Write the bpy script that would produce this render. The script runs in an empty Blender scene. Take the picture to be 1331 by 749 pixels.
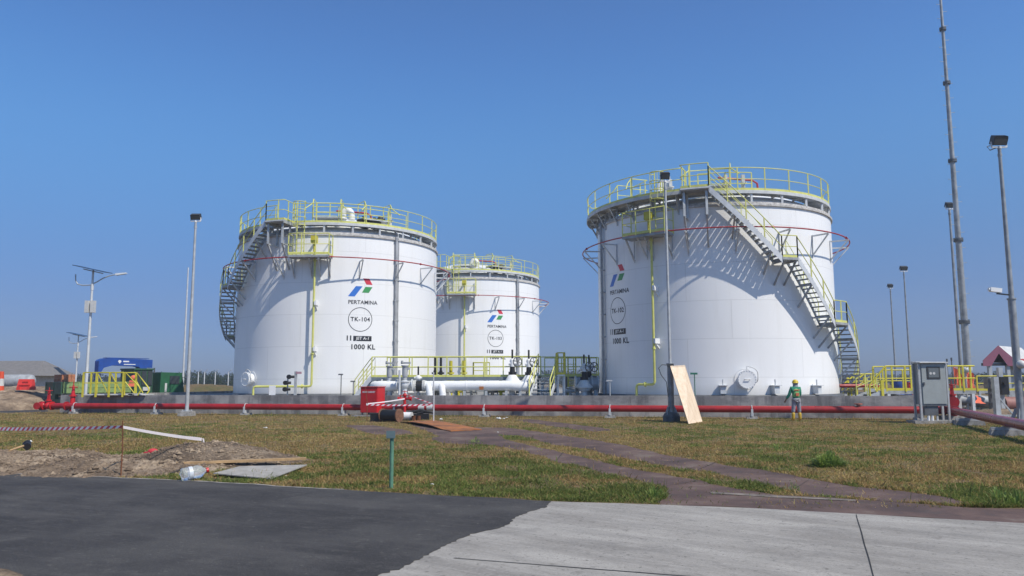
import bpy, bmesh, math, random
import numpy as np
from math import sin, cos, pi, radians as R, degrees, atan2, sqrt
from mathutils import Vector, Matrix, noise as mnoise
random.seed(7)
RNG = np.random.default_rng(11)
SC = bpy.context.scene
COL = SC.collection

# ------------------------------------------------------------------ camera
CAMZ = 1.7
F = 998.0
PITCH = R(6.88)
RM = Matrix.Rotation(pi/2+PITCH, 3, 'X') @ Matrix.Rotation(-0.0030, 3, 'Z')
CAM = Vector((0, 0, CAMZ))
def ray(px, py):
    return RM @ Vector(((px-665.5)/F, (374.5-py)/F, -1.0))
def at(px, py, Y):
    d = ray(px, py); return CAM + d*(Y/d.y)
def gnd(px, py, z=0.0):
    d = ray(px, py); return CAM + d*((z-CAMZ)/d.z)
def hit(cx, cy, r, px, py):
    """angle (deg from -Y towards +X) and height where a sight line meets a cylinder"""
    d = ray(px, py)
    a = d.x**2+d.y**2; b = -2*(d.x*cx+d.y*cy); c = cx*cx+cy*cy-r*r
    q = b*b-4*a*c
    t = (-b-sqrt(max(q, 0)))/(2*a)
    p = CAM+d*t
    return degrees(atan2(p.x-cx, -(p.y-cy))), p.z

cd = bpy.data.cameras.new('camera'); cam = bpy.data.objects.new('camera', cd); COL.objects.link(cam)
cd.sensor_width = 36; cd.lens = F/1331*36; cd.clip_start = 0.05; cd.clip_end = 6000
cam.matrix_world = Matrix.Translation(CAM) @ RM.to_4x4()
SC.camera = cam

# ------------------------------------------------------------------ light
SUN_EL, SUN_AZ = R(50.5), R(131)
sv = Vector((cos(SUN_EL)*sin(SUN_AZ), cos(SUN_EL)*cos(SUN_AZ), sin(SUN_EL)))
sl = bpy.data.lights.new('sun', 'SUN'); sl.energy = 4.3; sl.angle = R(0.55); sl.color = (1, .935, .83)
so = bpy.data.objects.new('sun', sl); COL.objects.link(so); so.rotation_euler = sv.to_track_quat('Z', 'Y').to_euler()
so.location = (30, -30, 60)
W = bpy.data.worlds.new('World'); SC.world = W; W.use_nodes = True
nt = W.node_tree; nt.nodes.clear()
out = nt.nodes.new('ShaderNodeOutputWorld'); bg = nt.nodes.new('ShaderNodeBackground')
sky = nt.nodes.new('ShaderNodeTexSky'); sky.sky_type = 'NISHITA'; sky.sun_disc = False
sky.sun_elevation = SUN_EL; sky.sun_rotation = SUN_AZ; sky.air_density = 1.15; sky.dust_density = .55; sky.ozone_density = 3.0
sky.altitude = 0
bg.inputs['Strength'].default_value = 0.15
# elevation dependent sky tint: haze near the horizon, unseen top set to cut blue fill light
tc = nt.nodes.new('ShaderNodeTexCoord'); sp = nt.nodes.new('ShaderNodeSeparateXYZ')
rmp = nt.nodes.new('ShaderNodeValToRGB')
nt.links.new(tc.outputs['Generated'], sp.inputs[0]); nt.links.new(sp.outputs['Z'], rmp.inputs[0])
cr = rmp.color_ramp; cr.interpolation = 'B_SPLINE'
SKYR = [(0.0, (.25, .345, .70)), (.13, (.20, .285, .52)), (.29, (.40, .70, .92)), (.45, (.33, .57, .92)), (.75, (.47, .60, .68)), (1.0, (.50, .60, .64))]
cr.elements[0].position = SKYR[0][0]; cr.elements[0].color = (*SKYR[0][1], 1)
cr.elements[1].position = SKYR[-1][0]; cr.elements[1].color = (*SKYR[-1][1], 1)
for p_, c_ in SKYR[1:-1]:
    e = cr.elements.new(p_); e.color = (*c_, 1)
mx = nt.nodes.new('ShaderNodeMix'); mx.data_type = 'RGBA'; mx.blend_type = 'MULTIPLY'; mx.inputs[0].default_value = 1
nt.links.new(sky.outputs[0], mx.inputs[6]); nt.links.new(rmp.outputs[0], mx.inputs[7])
nt.links.new(mx.outputs[2], bg.inputs[0]); nt.links.new(bg.outputs[0], out.inputs[0])
SC.view_settings.view_transform = 'Standard'; SC.view_settings.look = 'None'
SC.view_settings.exposure = 0.13; SC.view_settings.gamma = 1; SC.view_settings.use_curve_mapping = False

# ------------------------------------------------------------------ materials
def newmat(name):
    m = bpy.data.materials.new(name); m.use_nodes = True
    n = m.node_tree; b = n.nodes['Principled BSDF']
    return m, n, b
def N(n, t, **k):
    x = n.nodes.new(t)
    for a, v in k.items(): setattr(x, a, v)
    return x
def ramp(n, stops):
    r = N(n, 'ShaderNodeValToRGB'); c = r.color_ramp
    c.elements[0].position = stops[0][0]; c.elements[0].color = (*stops[0][1], 1)
    c.elements[1].position = stops[-1][0]; c.elements[1].color = (*stops[-1][1], 1)
    for p, q in stops[1:-1]:
        e = c.elements.new(p); e.color = (*q, 1)
    return r
def noisetex(n, coord, scale, detail=5, rough=.6, stretch=None):
    t = N(n, 'ShaderNodeTexNoise'); t.inputs['Scale'].default_value = scale
    t.inputs['Detail'].default_value = detail; t.inputs['Roughness'].default_value = rough
    if stretch:
        mp = N(n, 'ShaderNodeMapping'); mp.inputs['Scale'].default_value = stretch
        n.links.new(coord, mp.inputs[0]); n.links.new(mp.outputs[0], t.inputs['Vector'])
    else: n.links.new(coord, t.inputs['Vector'])
    return t
def mixc(n, fac, a, b, mode='MIX'):
    m = N(n, 'ShaderNodeMix', data_type='RGBA', blend_type=mode)
    for sock, v in ((0, fac), (6, a), (7, b)):
        if hasattr(v, 'is_linked') or hasattr(v, 'links'): n.links.new(v, m.inputs[sock])
        elif isinstance(v, (int, float)): m.inputs[sock].default_value = v
        else: m.inputs[sock].default_value = (*v, 1)
    return m.outputs[2]
def mathn(n, op, a, b=None):
    m = N(n, 'ShaderNodeMath', operation=op)
    for i, v in enumerate((a, b)):
        if v is None: continue
        if isinstance(v, (int, float)): m.inputs[i].default_value = v
        else: n.links.new(v, m.inputs[i])
    return m.outputs[0]
def bump(n, b, h, strength=.3, dist=.02):
    bp = N(n, 'ShaderNodeBump'); bp.inputs['Strength'].default_value = strength; bp.inputs['Distance'].default_value = dist
    n.links.new(h, bp.inputs['Height']); n.links.new(bp.outputs[0], b.inputs['Normal'])
MATS = {}
def paint(name, col, rough=.5, metal=0.0, wear=.18, scale=3.0, dirt=None, bmp=.08):
    """weathered paint / metal: base colour broken up by two scales of noise"""
    if name in MATS: return MATS[name]
    m, n, b = newmat(name)
    co = N(n, 'ShaderNodeTexCoord').outputs['Object']
    t1 = noisetex(n, co, scale, 6, .65); t2 = noisetex(n, co, scale*9, 4, .7)
    d = dirt if dirt else tuple(c*(1-wear*1.6) for c in col)
    r1 = ramp(n, [(.35, tuple(min(1, c*(1+wear*.35)) for c in col)), (.68, d)])
    n.links.new(t1.outputs['Fac'], r1.inputs[0])
    c2 = mixc(n, mathn(n, 'MULTIPLY', t2.outputs['Fac'], wear), r1.outputs[0], tuple(c*.55 for c in col))
    n.links.new(c2, b.inputs['Base Color'])
    rr = N(n, 'ShaderNodeMapRange'); rr.inputs[3].default_value = max(.05, rough-.12); rr.inputs[4].default_value = min(1, rough+.18)
    n.links.new(t1.outputs['Fac'], rr.inputs[0]); n.links.new(rr.outputs[0], b.inputs['Roughness'])
    b.inputs['Metallic'].default_value = metal
    if bmp: bump(n, b, t2.outputs['Fac'], bmp, .01)
    MATS[name] = m; return m

yellow = paint('yellow_paint', (.68, .68, .19), .45, 0, .12)
yellow_w = paint('warm_yellow_paint', (.62, .55, .05), .45, 0, .15)
galv = paint('galvanised_steel', (.50, .52, .53), .45, .25, .2)
galv_l = paint('pale_galvanised_steel', (.66, .68, .69), .45, .15, .14)
steel_d = paint('dark_steel', (.16, .17, .18), .5, .4, .25)
deckst = paint('walkway_steel', (.60, .62, .63), .6, .1, .15)
grate = paint('grating_steel', (.40, .42, .43), .6, .2, .25)
red = paint('red_pipe_paint', (.38, .018, .020), .34, 0, .2)
red_b = paint('bright_red_paint', (.56, .018, .022), .35, 0, .14)
red_line = paint('red_ring_paint', (.42, .03, .035), .4, 0, .2)
maroon = paint('faded_maroon_paint', (.33, .045, .055), .28, 0, .22)
whitep = paint('white_paint', (.80, .81, .81), .38, 0, .05)
offw = paint('dusty_white_paint', (.62, .62, .60), .5, 0, .14)
blackp = paint('black_rubber', (.013, .013, .014), .5, 0, .2)
dkgrey = paint('dark_grey_plastic', (.045, .047, .05), .5, 0, .2)
greycab = paint('grey_cabinet_paint', (.33, .36, .355), .42, 0, .08)
bluep = paint('blue_boom_paint', (.025, .085, .36), .4, 0, .15)
blue_m = paint('blue_mark', (.035, .17, .58), .45, 0, .03)
green_m = paint('green_mark', (.05, .30, .09), .45, 0, .03)
red_m = paint('red_mark', (.62, .035, .065), .45, 0, .03)
ink = paint('black_lettering', (.018, .02, .028), .5, 0, .05)
trgreen = paint('dark_green_paint', (.045, .12, .065), .45, 0, .25)
ltgreen = paint('pale_green_paint', (.25, .36, .14), .5, 0, .2)
postgreen = paint('green_post_paint', (.12, .27, .18), .5, 0, .3)
rust = paint('rust', (.23, .085, .035), .85, 0, .4, 5)
rust_o = paint('orange_rust', (.42, .15, .04), .9, 0, .5, 1.6, dirt=(.085, .05, .038))
galv_m = paint('dull_galvanised_steel', (.50, .52, .53), .5, .2, .2)
galv_d = paint('dark_shaded_galvanised_steel', (.35, .37, .385), .5, .25, .25)  # darker grey; on right poles and mast their shaded side is put into the colour
wood = paint('raw_timber', (.52, .34, .17), .75, 0, .25, 6)
orange = paint('orange_plastic', (.72, .09, .03), .45, 0, .12)
fabric_o = paint('orange_fabric', (.85, .19, .10), .8, 0, .18)
brick = paint('orange_brick', (.50, .20, .10), .9, 0, .25, 8)
brown = paint('brown_board', (.22, .11, .065), .8, 0, .3, 8)
silver = paint('silver_sheet', (.42, .44, .46), .6, .15, .25, 2)
concrete_b = paint('block_concrete', (.36, .35, .33), .9, 0, .35, 6, bmp=.4)
pink = paint('faded_pink_board', (.26, .09, .14), .55, 0, .1)
skin = paint('skin', (.26, .14, .085), .6, 0, .08)

def m_shell():
    m, n, b = newmat('white_tank_paint')
    co = N(n, 'ShaderNodeTexCoord').outputs['Object']
    s = N(n, 'ShaderNodeSeparateXYZ'); n.links.new(co, s.inputs[0])
    ang = mathn(n, 'ARCTAN2', s.outputs['X'], s.outputs['Y'])
    u = mathn(n, 'MULTIPLY', ang, 6.3)
    cb = N(n, 'ShaderNodeCombineXYZ'); n.links.new(u, cb.inputs[0]); n.links.new(s.outputs['Z'], cb.inputs[1])
    bt = N(n, 'ShaderNodeTexBrick'); bt.offset = .37; bt.inputs['Scale'].default_value = 1
    bt.inputs['Brick Width'].default_value = 5.65; bt.inputs['Row Height'].default_value = 1.83
    bt.inputs['Mortar Size'].default_value = .016; bt.inputs['Mortar Smooth'].default_value = .6
    n.links.new(cb.outputs[0], bt.inputs['Vector'])
    bt.inputs['Color1'].default_value = (.85, .85, .84, 1); bt.inputs['Color2'].default_value = (.825, .83, .825, 1)
    bt.inputs['Mortar'].default_value = (.68, .68, .67, 1)
    st = noisetex(n, cb.outputs[0], 1.0, 6, .7, (2.6, .16, 1))       # vertical run marks
    st2 = noisetex(n, cb.outputs[0], 1.0, 5, .7, (6, .5, 1))
    rr = ramp(n, [(.52, (1, 1, 1)), (.80, (.91, .905, .89))]); n.links.new(st.outputs['Fac'], rr.inputs[0])
    c = mixc(n, 1.0, bt.outputs['Color'], rr.outputs[0], 'MULTIPLY')
    # stains under the rim and splash at the foot
    mr = N(n, 'ShaderNodeMapRange'); mr.inputs[1].default_value = 8.6; mr.inputs[2].default_value = 10.15
    n.links.new(s.outputs['Z'], mr.inputs[0])
    fk = mathn(n, 'MULTIPLY', mr.outputs[0], mathn(n, 'MULTIPLY', mathn(n, 'GREATER_THAN', st2.outputs['Fac'], .60), .16))
    c = mixc(n, fk, c, (.38, .34, .29))
    mr2 = N(n, 'ShaderNodeMapRange'); mr2.inputs[1].default_value = 1.5; mr2.inputs[2].default_value = 1.0
    n.links.new(s.outputs['Z'], mr2.inputs[0])
    c = mixc(n, mathn(n, 'MULTIPLY', mr2.outputs[0], .35), c, (.42, .38, .33))
    n.links.new(c, b.inputs['Base Color'])
    b.inputs['Roughness'].default_value = .38
    big = noisetex(n, cb.outputs[0], .35, 2, .5)
    h = mathn(n, 'ADD', mathn(n, 'MULTIPLY', bt.outputs['Fac'], .06), mathn(n, 'MULTIPLY', big.outputs['Fac'], 1.1))
    bump(n, b, h, .5, .04)
    return m
shellm = m_shell()

def m_conc_wall():
    m, n, b = newmat('stained_concrete_wall')
    co = N(n, 'ShaderNodeTexCoord').outputs['Object']
    t1 = noisetex(n, co, 1.0, 7, .65, (.5, .5, .9)); t2 = noisetex(n, co, 1.0, 5, .6, (1.6, 1.6, .25)); t3 = noisetex(n, co, 22, 4, .7)
    r1 = ramp(n, [(.38, (.38, .37, .355)), (.48, (.28, .272, .265)), (.57, (.15, .147, .152))]); n.links.new(t1.outputs['Fac'], r1.inputs[0])
    r2 = ramp(n, [(.48, (1, 1, 1)), (.58, (.45, .46, .50))]); n.links.new(t2.outputs['Fac'], r2.inputs[0])
    c = mixc(n, 1.0, r1.outputs[0], r2.outputs[0], 'MULTIPLY')
    c = mixc(n, mathn(n, 'MULTIPLY', t3.outputs['Fac'], .35), c, (.5, .49, .46))
    n.links.new(c, b.inputs['Base Color']); b.inputs['Roughness'].default_value = .9
    bump(n, b, t3.outputs['Fac'], .5, .02)
    return m
concw = m_conc_wall()

def spots(n, co, c, scale, lo, hi, fac, col, detail=6, stretch=None, rough=.7):
    lo = .5+(lo-.5)*.62; hi = .5+(hi-.5)*.62
    t = noisetex(n, co, 1.0 if stretch else scale, detail, rough, stretch); r = ramp(n, [(lo, (0, 0, 0)), (hi, (1, 1, 1))]); n.links.new(t.outputs['Fac'], r.inputs[0])
    return mixc(n, mathn(n, 'MULTIPLY', r.outputs[0], fac), c, col)
def m_asphalt():
    m, n, b = newmat('asphalt')
    co = N(n, 'ShaderNodeTexCoord').outputs['Object']
    wd = noisetex(n, co, .35, 3, .5); dv = N(n, 'ShaderNodeMix', data_type='VECTOR'); dv.inputs[0].default_value = .10
    n.links.new(co, dv.inputs[4]); n.links.new(wd.outputs['Color'], dv.inputs[5])
    rot = N(n, 'ShaderNodeMapping'); rot.inputs['Rotation'].default_value = (0, 0, R(24)); n.links.new(co, rot.inputs[0]); ro = rot.outputs[0]
    t1 = noisetex(n, co, .45, 8, .65)
    r1 = ramp(n, [(.41, (.040, .038, .039)), (.5, (.055, .0525, .053)), (.59, (.076, .073, .071))]); n.links.new(t1.outputs['Fac'], r1.inputs[0]); c = r1.outputs[0]
    c = spots(n, ro, c, 1, .50, .68, .42, (.125, .118, .112), 9, (.22, .9, 1), .72)
    c = spots(n, ro, c, 1, .54, .62, .35, (.105, .100, .096), 9, (1.2, 8, 1), .8)
    c = spots(n, co, c, 2.3, .62, .74, .4, (.13, .124, .115), 8)
    c = spots(n, co, c, 11, .71, .74, .5, (.21, .20, .18), 4, rough=.8)
    c = spots(n, co, c, 34, .50, .70, .32, (.10, .096, .094), 3, rough=.8)
    c = spots(n, co, c, 70, .48, .60, .55, (.022, .022, .023), 3, rough=.8)
    n.links.new(c, b.inputs['Base Color']); b.inputs['Roughness'].default_value = .9; b.inputs['Specular IOR Level'].default_value = .3
    t2 = noisetex(n, co, 45, 4, .8); bump(n, b, t2.outputs['Fac'], .9, .012)
    return m
asph = m_asphalt()

def m_apron():
    m, n, b = newmat('brushed_concrete')
    co = N(n, 'ShaderNodeTexCoord').outputs['Object']
    rot = N(n, 'ShaderNodeMapping'); rot.inputs['Rotation'].default_value = (0, 0, R(37)); n.links.new(co, rot.inputs[0]); ro = rot.outputs[0]
    t1 = noisetex(n, ro, 1.0, 9, .68, (.35, 1.3, 1))
    r1 = ramp(n, [(.40, (.235, .220, .200)), (.48, (.29, .273, .248)), (.54, (.325, .307, .28)), (.61, (.38, .36, .328))]); n.links.new(t1.outputs['Fac'], r1.inputs[0]); c = r1.outputs[0]
    c = spots(n, ro, c, 1, .52, .68, .36, (.185, .178, .166), 9, (.5, 3.2, 1), .75)
    c = spots(n, ro, c, 1, .55, .66, .38, (.42, .40, .37), 9, (.8, 6, 1), .78)
    c = spots(n, co, c, .7, .56, .70, .42, (.17, .163, .152), 8)
    c = spots(n, co, c, 4.5, .64, .70, .45, (.15, .14, .13), 7)
    c = spots(n, co, c, 14, .68, .71, .7, (.07, .065, .06), 4, rough=.8)
    c = spots(n, co, c, 30, .50, .64, .35, (.42, .40, .375), 3, rough=.8)
    c = spots(n, co, c, 60, .48, .62, .40, (.17, .162, .15), 3, rough=.8)
    n.links.new(c, b.inputs['Base Color']); b.inputs['Roughness'].default_value = .9; b.inputs['Specular IOR Level'].default_value = .3
    t2 = noisetex(n, ro, 1.0, 5, .7, (4, 40, 1)); bump(n, b, t2.outputs['Fac'], .8, .010)
    return m
apronm = m_apron()

def m_path():
    m, n, b = newmat('red_brown_slab')
    co = N(n, 'ShaderNodeTexCoord').outputs['Object']
    t1 = noisetex(n, co, .8, 8, .7); t2 = noisetex(n, co, 14, 6, .7); t3 = noisetex(n, co, 3.2, 7, .75)
    r1 = ramp(n, [(.38, (.055, .033, .029)), (.47, (.088, .053, .044)), (.55, (.130, .078, .062)), (.64, (.18, .14, .11))]); n.links.new(t1.outputs['Fac'], r1.inputs[0])
    c = mixc(n, mathn(n, 'MULTIPLY', t2.outputs['Fac'], .5), r1.outputs[0], (.09, .06, .052))
    r3 = ramp(n, [(.60, (0, 0, 0)), (.70, (1, 1, 1))]); n.links.new(t3.outputs['Fac'], r3.inputs[0])
    c = mixc(n, mathn(n, 'MULTIPLY', r3.outputs[0], .5), c, (.26, .205, .16))
    t8 = noisetex(n, co, 1.9, 7, .75); r8 = ramp(n, [(.56, (0, 0, 0)), (.64, (1, 1, 1))]); n.links.new(t8.outputs['Fac'], r8.inputs[0])
    c = mixc(n, mathn(n, 'MULTIPLY', r8.outputs[0], .6), c, (.06, .050, .045))
    n.links.new(c, b.inputs['Base Color']); b.inputs['Roughness'].default_value = .85
    bump(n, b, t2.outputs['Fac'], .6, .015)
    return m
pathm = m_path()

def m_soil(name='soil', k=1.0):
    m, n, b = newmat(name)
    co = N(n, 'ShaderNodeTexCoord').outputs['Object']
    t1 = noisetex(n, co, 1.3, 8, .7); t2 = noisetex(n, co, 16, 7, .75)
    r1 = ramp(n, [(.35, (.14*k, .10*k, .068*k)), (.5, (.265*k, .192*k, .128*k)), (.62, (.45*k, .345*k, .24*k))]); n.links.new(t1.outputs['Fac'], r1.inputs[0])
    r2 = ramp(n, [(.35, (.5, .5, .5)), (.6, (1.1, 1.1, 1.1))]); n.links.new(t2.outputs['Fac'], r2.inputs[0])
    c = mixc(n, 1.0, r1.outputs[0], r2.outputs[0], 'MULTIPLY')
    n.links.new(c, b.inputs['Base Color']); b.inputs['Roughness'].default_value = .95
    bump(n, b, t2.outputs['Fac'], 1.0, .06)
    return m
soilm = m_soil()

def m_ground():
    m, n, b = newmat('dry_grass_ground')
    co = N(n, 'ShaderNodeTexCoord').outputs['Object']
    t1 = noisetex(n, co, .28, 7, .65); t2 = noisetex(n, co, 5.0, 7, .75); t3 = noisetex(n, co, 1.1, 6, .7)
    r1 = ramp(n, [(.40, (.185, .125, .062)), (.54, (.150, .112, .050)), (.66, (.095, .098, .034))]); n.links.new(t1.outputs['Fac'], r1.inputs[0])
    r2 = ramp(n, [(.32, (.45, .45, .42)), (.62, (1.15, 1.12, 1.05))]); n.links.new(t2.outputs['Fac'], r2.inputs[0])
    c = mixc(n, 1.0, r1.outputs[0], r2.outputs[0], 'MULTIPLY')
    r3 = ramp(n, [(.58, (0, 0, 0)), (.70, (1, 1, 1))]); n.links.new(t3.outputs['Fac'], r3.inputs[0])
    c = mixc(n, mathn(n, 'MULTIPLY', r3.outputs[0], .5), c, (.17, .125, .08))
    n.links.new(c, b.inputs['Base Color']); b.inputs['Roughness'].default_value = .95
    bump(n, b, t2.outputs['Fac'], .8, .05)
    return m
groundm = m_ground()

def m_attr(name, rough=.7, trans=.38):
    m, n, b = newmat(name)
    a = N(n, 'ShaderNodeAttribute'); a.attribute_name = 'col'
    n.links.new(a.outputs['Color'], b.inputs['Base Color']); b.inputs['Roughness'].default_value = rough
    b.inputs['Specular IOR Level'].default_value = .25
    t = N(n, 'ShaderNodeBsdfTranslucent'); n.links.new(a.outputs['Color'], t.inputs[0]); ms = N(n, 'ShaderNodeMixShader'); ms.inputs[0].default_value = trans
    n.links.new(b.outputs[0], ms.inputs[1]); n.links.new(t.outputs[0], ms.inputs[2]); n.links.new(ms.outputs[0], n.nodes['Material Output'].inputs[0])
    return m
grassm = m_attr('grass_blades', .75)

def m_board():
    m, n, b = newmat('pale_plywood')
    co = N(n, 'ShaderNodeTexCoord').outputs['Object']
    t = noisetex(n, co, 1.0, 6, .6, (9, 9, .7))
    r = ramp(n, [(.35, (.66, .50, .345)), (.5, (.73, .58, .42)), (.66, (.78, .645, .49))]); n.links.new(t.outputs['Fac'], r.inputs[0])
    n.links.new(r.outputs[0], b.inputs['Base Color']); b.inputs['Roughness'].default_value = .7
    return m
boardm = m_board()

def m_glass():
    m, n, b = newmat('clear_plastic')
    b.inputs['Base Color'].default_value = (.93, .95, .97, 1); b.inputs['Roughness'].default_value = .12
    b.inputs['Transmission Weight'].default_value = .75; b.inputs['IOR'].default_value = 1.2
    return m
plast = m_glass()
def m_win():
    m, n, b = newmat('dark_glass')
    b.inputs['Base Color'].default_value = (.05, .06, .065, 1); b.inputs['Roughness'].default_value = .08
    return m
winm = m_win()

# ------------------------------------------------------------------ mesh builder
def V(*a): return Vector(a)
class MB:
    def __init__(s): s.v = []; s.f = []; s.sm = []; s.mi = []; s.m = 0
    def face(s, idx, sm=False): s.f.append(tuple(idx)); s.sm.append(sm); s.mi.append(s.m)
    def poly(s, pts, sm=False):
        b = len(s.v); s.v += [tuple(p) for p in pts]; s.face(range(b, b+len(pts)), sm); return s
    def hexa(s, p):  # 8 corners: bottom 0-3 ccw, top 4-7
        b = len(s.v); s.v += [tuple(q) for q in p]
        for q in ((3, 2, 1, 0), (4, 5, 6, 7), (0, 1, 5, 4), (1, 2, 6, 5), (2, 3, 7, 6), (3, 0, 4, 7)): s.face([b+i for i in q])
        return s
    def box(s, c, d, M=None, taper=1.0):
        x, y, z = d[0]/2, d[1]/2, d[2]/2; t = taper; c = Vector(c)
        P = [(-x, -y, -z), (x, -y, -z), (x, y, -z), (-x, y, -z), (-x*t, -y*t, z), (x*t, -y*t, z), (x*t, y*t, z), (-x*t, y*t, z)]
        P = [Vector(q) for q in P]
        if M is not None: P = [M @ q for q in P]
        return s.hexa([q+c for q in P])
    def b2(s, a, b):
        a = Vector(a); b = Vector(b)
        return s.box((a+b)/2, [abs(b[i]-a[i]) for i in range(3)])
    def beam(s, p0, p1, w, h, up=(0, 0, 1)):
        p0 = Vector(p0); p1 = Vector(p1); d = (p1-p0)
        if d.length < 1e-6: return s
        d.normalize(); u = Vector(up)
        if abs(d.dot(u)) > .98: u = Vector((1, 0, 0))
        sd = d.cross(u).normalized()*w/2; uu = sd.cross(d).normalized()*h/2
        return s.hexa([p0-sd-uu, p0+sd-uu, p1+sd-uu, p1-sd-uu, p0-sd+uu, p0+sd+uu, p1+sd+uu, p1-sd+uu])
    def tube(s, pts, r, n=6, caps=True, closed=False):
        pts = [Vector(p) for p in pts]; rs = r if isinstance(r, (list, tuple)) else [r]*len(pts)
        rings = []; ref = None; L = len(pts)
        for i, p in enumerate(pts):
            if closed: d = pts[(i+1) % L]-pts[i-1]
            else: d = (pts[min(i+1, L-1)]-pts[max(i-1, 0)])
            if d.length < 1e-9: d = Vector((0, 0, 1))
            d.normalize()
            if ref is None:
                ref = Vector((0, 0, 1)) if abs(d.z) < .9 else Vector((1, 0, 0))
            a = ref - d*ref.dot(d)
            if a.length < 1e-4: a = d.orthogonal()
            a.normalize(); ref = a; bb = d.cross(a)
            k = 1.0
            b0 = len(s.v); rings.append(b0)
            for j in range(n):
                t = 2*pi*j/n; s.v.append(tuple(p+(a*cos(t)+bb*sin(t))*rs[i]*k))
        for i in range(L if closed else L-1):
            A = rings[i]; B = rings[(i+1) % L]
            for j in range(n): s.face((A+j, A+(j+1) % n, B+(j+1) % n, B+j), True)
        if caps and not closed:
            for A, fl in ((rings[0], True), (rings[-1], False)):
                q = [s.v[A+j] for j in range(n)]
                if fl: q = q[::-1]
                s.poly(q)
        return s
    def cyl(s, p0, p1, r0, r1=None, n=16, caps=True):
        return s.tube([p0, p1], [r0, r0 if r1 is None else r1], n, caps)
    def lathe(s, prof, n=32, a0=0, a1=360, c=(0, 0, 0), closedprof=False):
        """prof: (r,z); angle from -Y towards +X"""
        full = abs(a1-a0) >= 359.9; m = n if full else n+1; base = len(s.v)
        for i in range(m):
            a = R(a0+(a1-a0)*i/n)
            for r, z in prof: s.v.append((c[0]+r*sin(a), c[1]-r*cos(a), c[2]+z))
        k = len(prof)
        for i in range(n):
            A = base+i*k; B = base+((i+1) % m)*k
            for j in range(k if closedprof else k-1):
                jj = (j+1) % k
                s.face((A+j, B+j, B+jj, A+jj), n >= 12 and not closedprof)
        if closedprof and not full:
            s.poly([s.v[base+j] for j in range(k)][::-1]); s.poly([s.v[base+(m-1)*k+j] for j in range(k)])
        return s
    def sphere(s, c, r, nu=12, nv=8, sc=(1, 1, 1)):
        c = Vector(c); b = len(s.v)
        for i in range(nv+1):
            t = pi*i/nv
            for j in range(nu):
                p = 2*pi*j/nu
                s.v.append((c.x+r*sc[0]*sin(t)*cos(p), c.y+r*sc[1]*sin(t)*sin(p), c.z+r*sc[2]*cos(t)))
        for i in range(nv):
            for j in range(nu): s.face((b+i*nu+j, b+(i+1)*nu+j, b+(i+1)*nu+(j+1) % nu, b+i*nu+(j+1) % nu), True)
        return s
    def xform(s, M):
        s.v = [tuple(M @ Vector(p)) for p in s.v]; return s
    def build(s, name, mats, parent=None):
        me = bpy.data.meshes.new(name)
        o = bpy.data.objects.new(name, me); COL.objects.link(o)
        org = ORG.get(parent.name, (0, 0, 0)) if parent is not None else (0, 0, 0)
        ORG[o.name] = org
        vv = [(p[0]-org[0], p[1]-org[1], p[2]-org[2]) for p in s.v]
        me.from_pydata(vv, [], s.f)
        me.polygons.foreach_set('use_smooth', s.sm)
        if not isinstance(mats, (list, tuple)): mats = [mats]
        for q in mats: me.materials.append(q)
        if len(mats) > 1: me.polygons.foreach_set('material_index', s.mi)
        me.update()
        if parent is not None: o.parent = parent
        return o
ORG = {}
def tag(o, label=None, cat=None, group=None, kind=None):
    if label: o['label'] = label
    if cat: o['category'] = cat
    if group: o['group'] = group
    if kind: o['kind'] = kind
    return o
def thing(name, label, cat, loc=(0, 0, 0), group=None, rz=0, local=False):
    """Empty at the base; parts are given in world coordinates unless local=True"""
    o = bpy.data.objects.new(name, None); COL.objects.link(o); o.location = loc; o.rotation_euler = (0, 0, rz)
    o.empty_display_size = .3
    ORG[o.name] = (0, 0, 0) if local else tuple(loc)
    return tag(o, label, cat, group)
def solo(mb, name, mats, label, cat, loc, group=None):
    """a thing that is one mesh, origin moved to its base"""
    o = mb.build(name, mats); me = o.data
    L = Vector(loc)
    for v in me.vertices: v.co -= L
    o.location = L; ORG[o.name] = tuple(L)
    return tag(o, label, cat, group)
def arc(r, a0, a1, z0, z1=None, n=None, c=(0, 0)):
    n = n or max(2, int(abs(a1-a0)/3)); z1 = z0 if z1 is None else z1
    return [V(c[0]+r*sin(R(a0+(a1-a0)*i/n)), c[1]-r*cos(R(a0+(a1-a0)*i/n)), z0+(z1-z0)*i/n) for i in range(n+1)]
def rail(mb, pts, h=1.05, spacing=1.2, r=.024, mids=1, toe=True):
    """handrail above a floor polyline: top rail, mid rail, posts, toe board"""
    pts = [Vector(p) for p in pts]
    up = V(0, 0, 1)
    mb.tube([p+up*h for p in pts], r, 6)
    for k in range(mids): mb.tube([p+up*h*(k+1)/(mids+1) for p in pts], r*.85, 5)
    seg = [(pts[i+1]-pts[i]).length for i in range(len(pts)-1)]; L = sum(seg); n = max(1, round(L/spacing))
    for k in range(n+1):
        d = L*k/n; i = 0
        while i < len(seg)-1 and d > seg[i]: d -= seg[i]; i += 1
        p = pts[i]+(pts[i+1]-pts[i])*min(1, d/max(seg[i], 1e-6))
        mb.beam(p-up*.04, p+up*h, r*2.0, r*2.0)
    if toe:
        for i in range(len(pts)-1): mb.beam(pts[i]+up*.06, pts[i+1]+up*.06, .012, .11)
    return mb
_font_cache = {}
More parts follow.
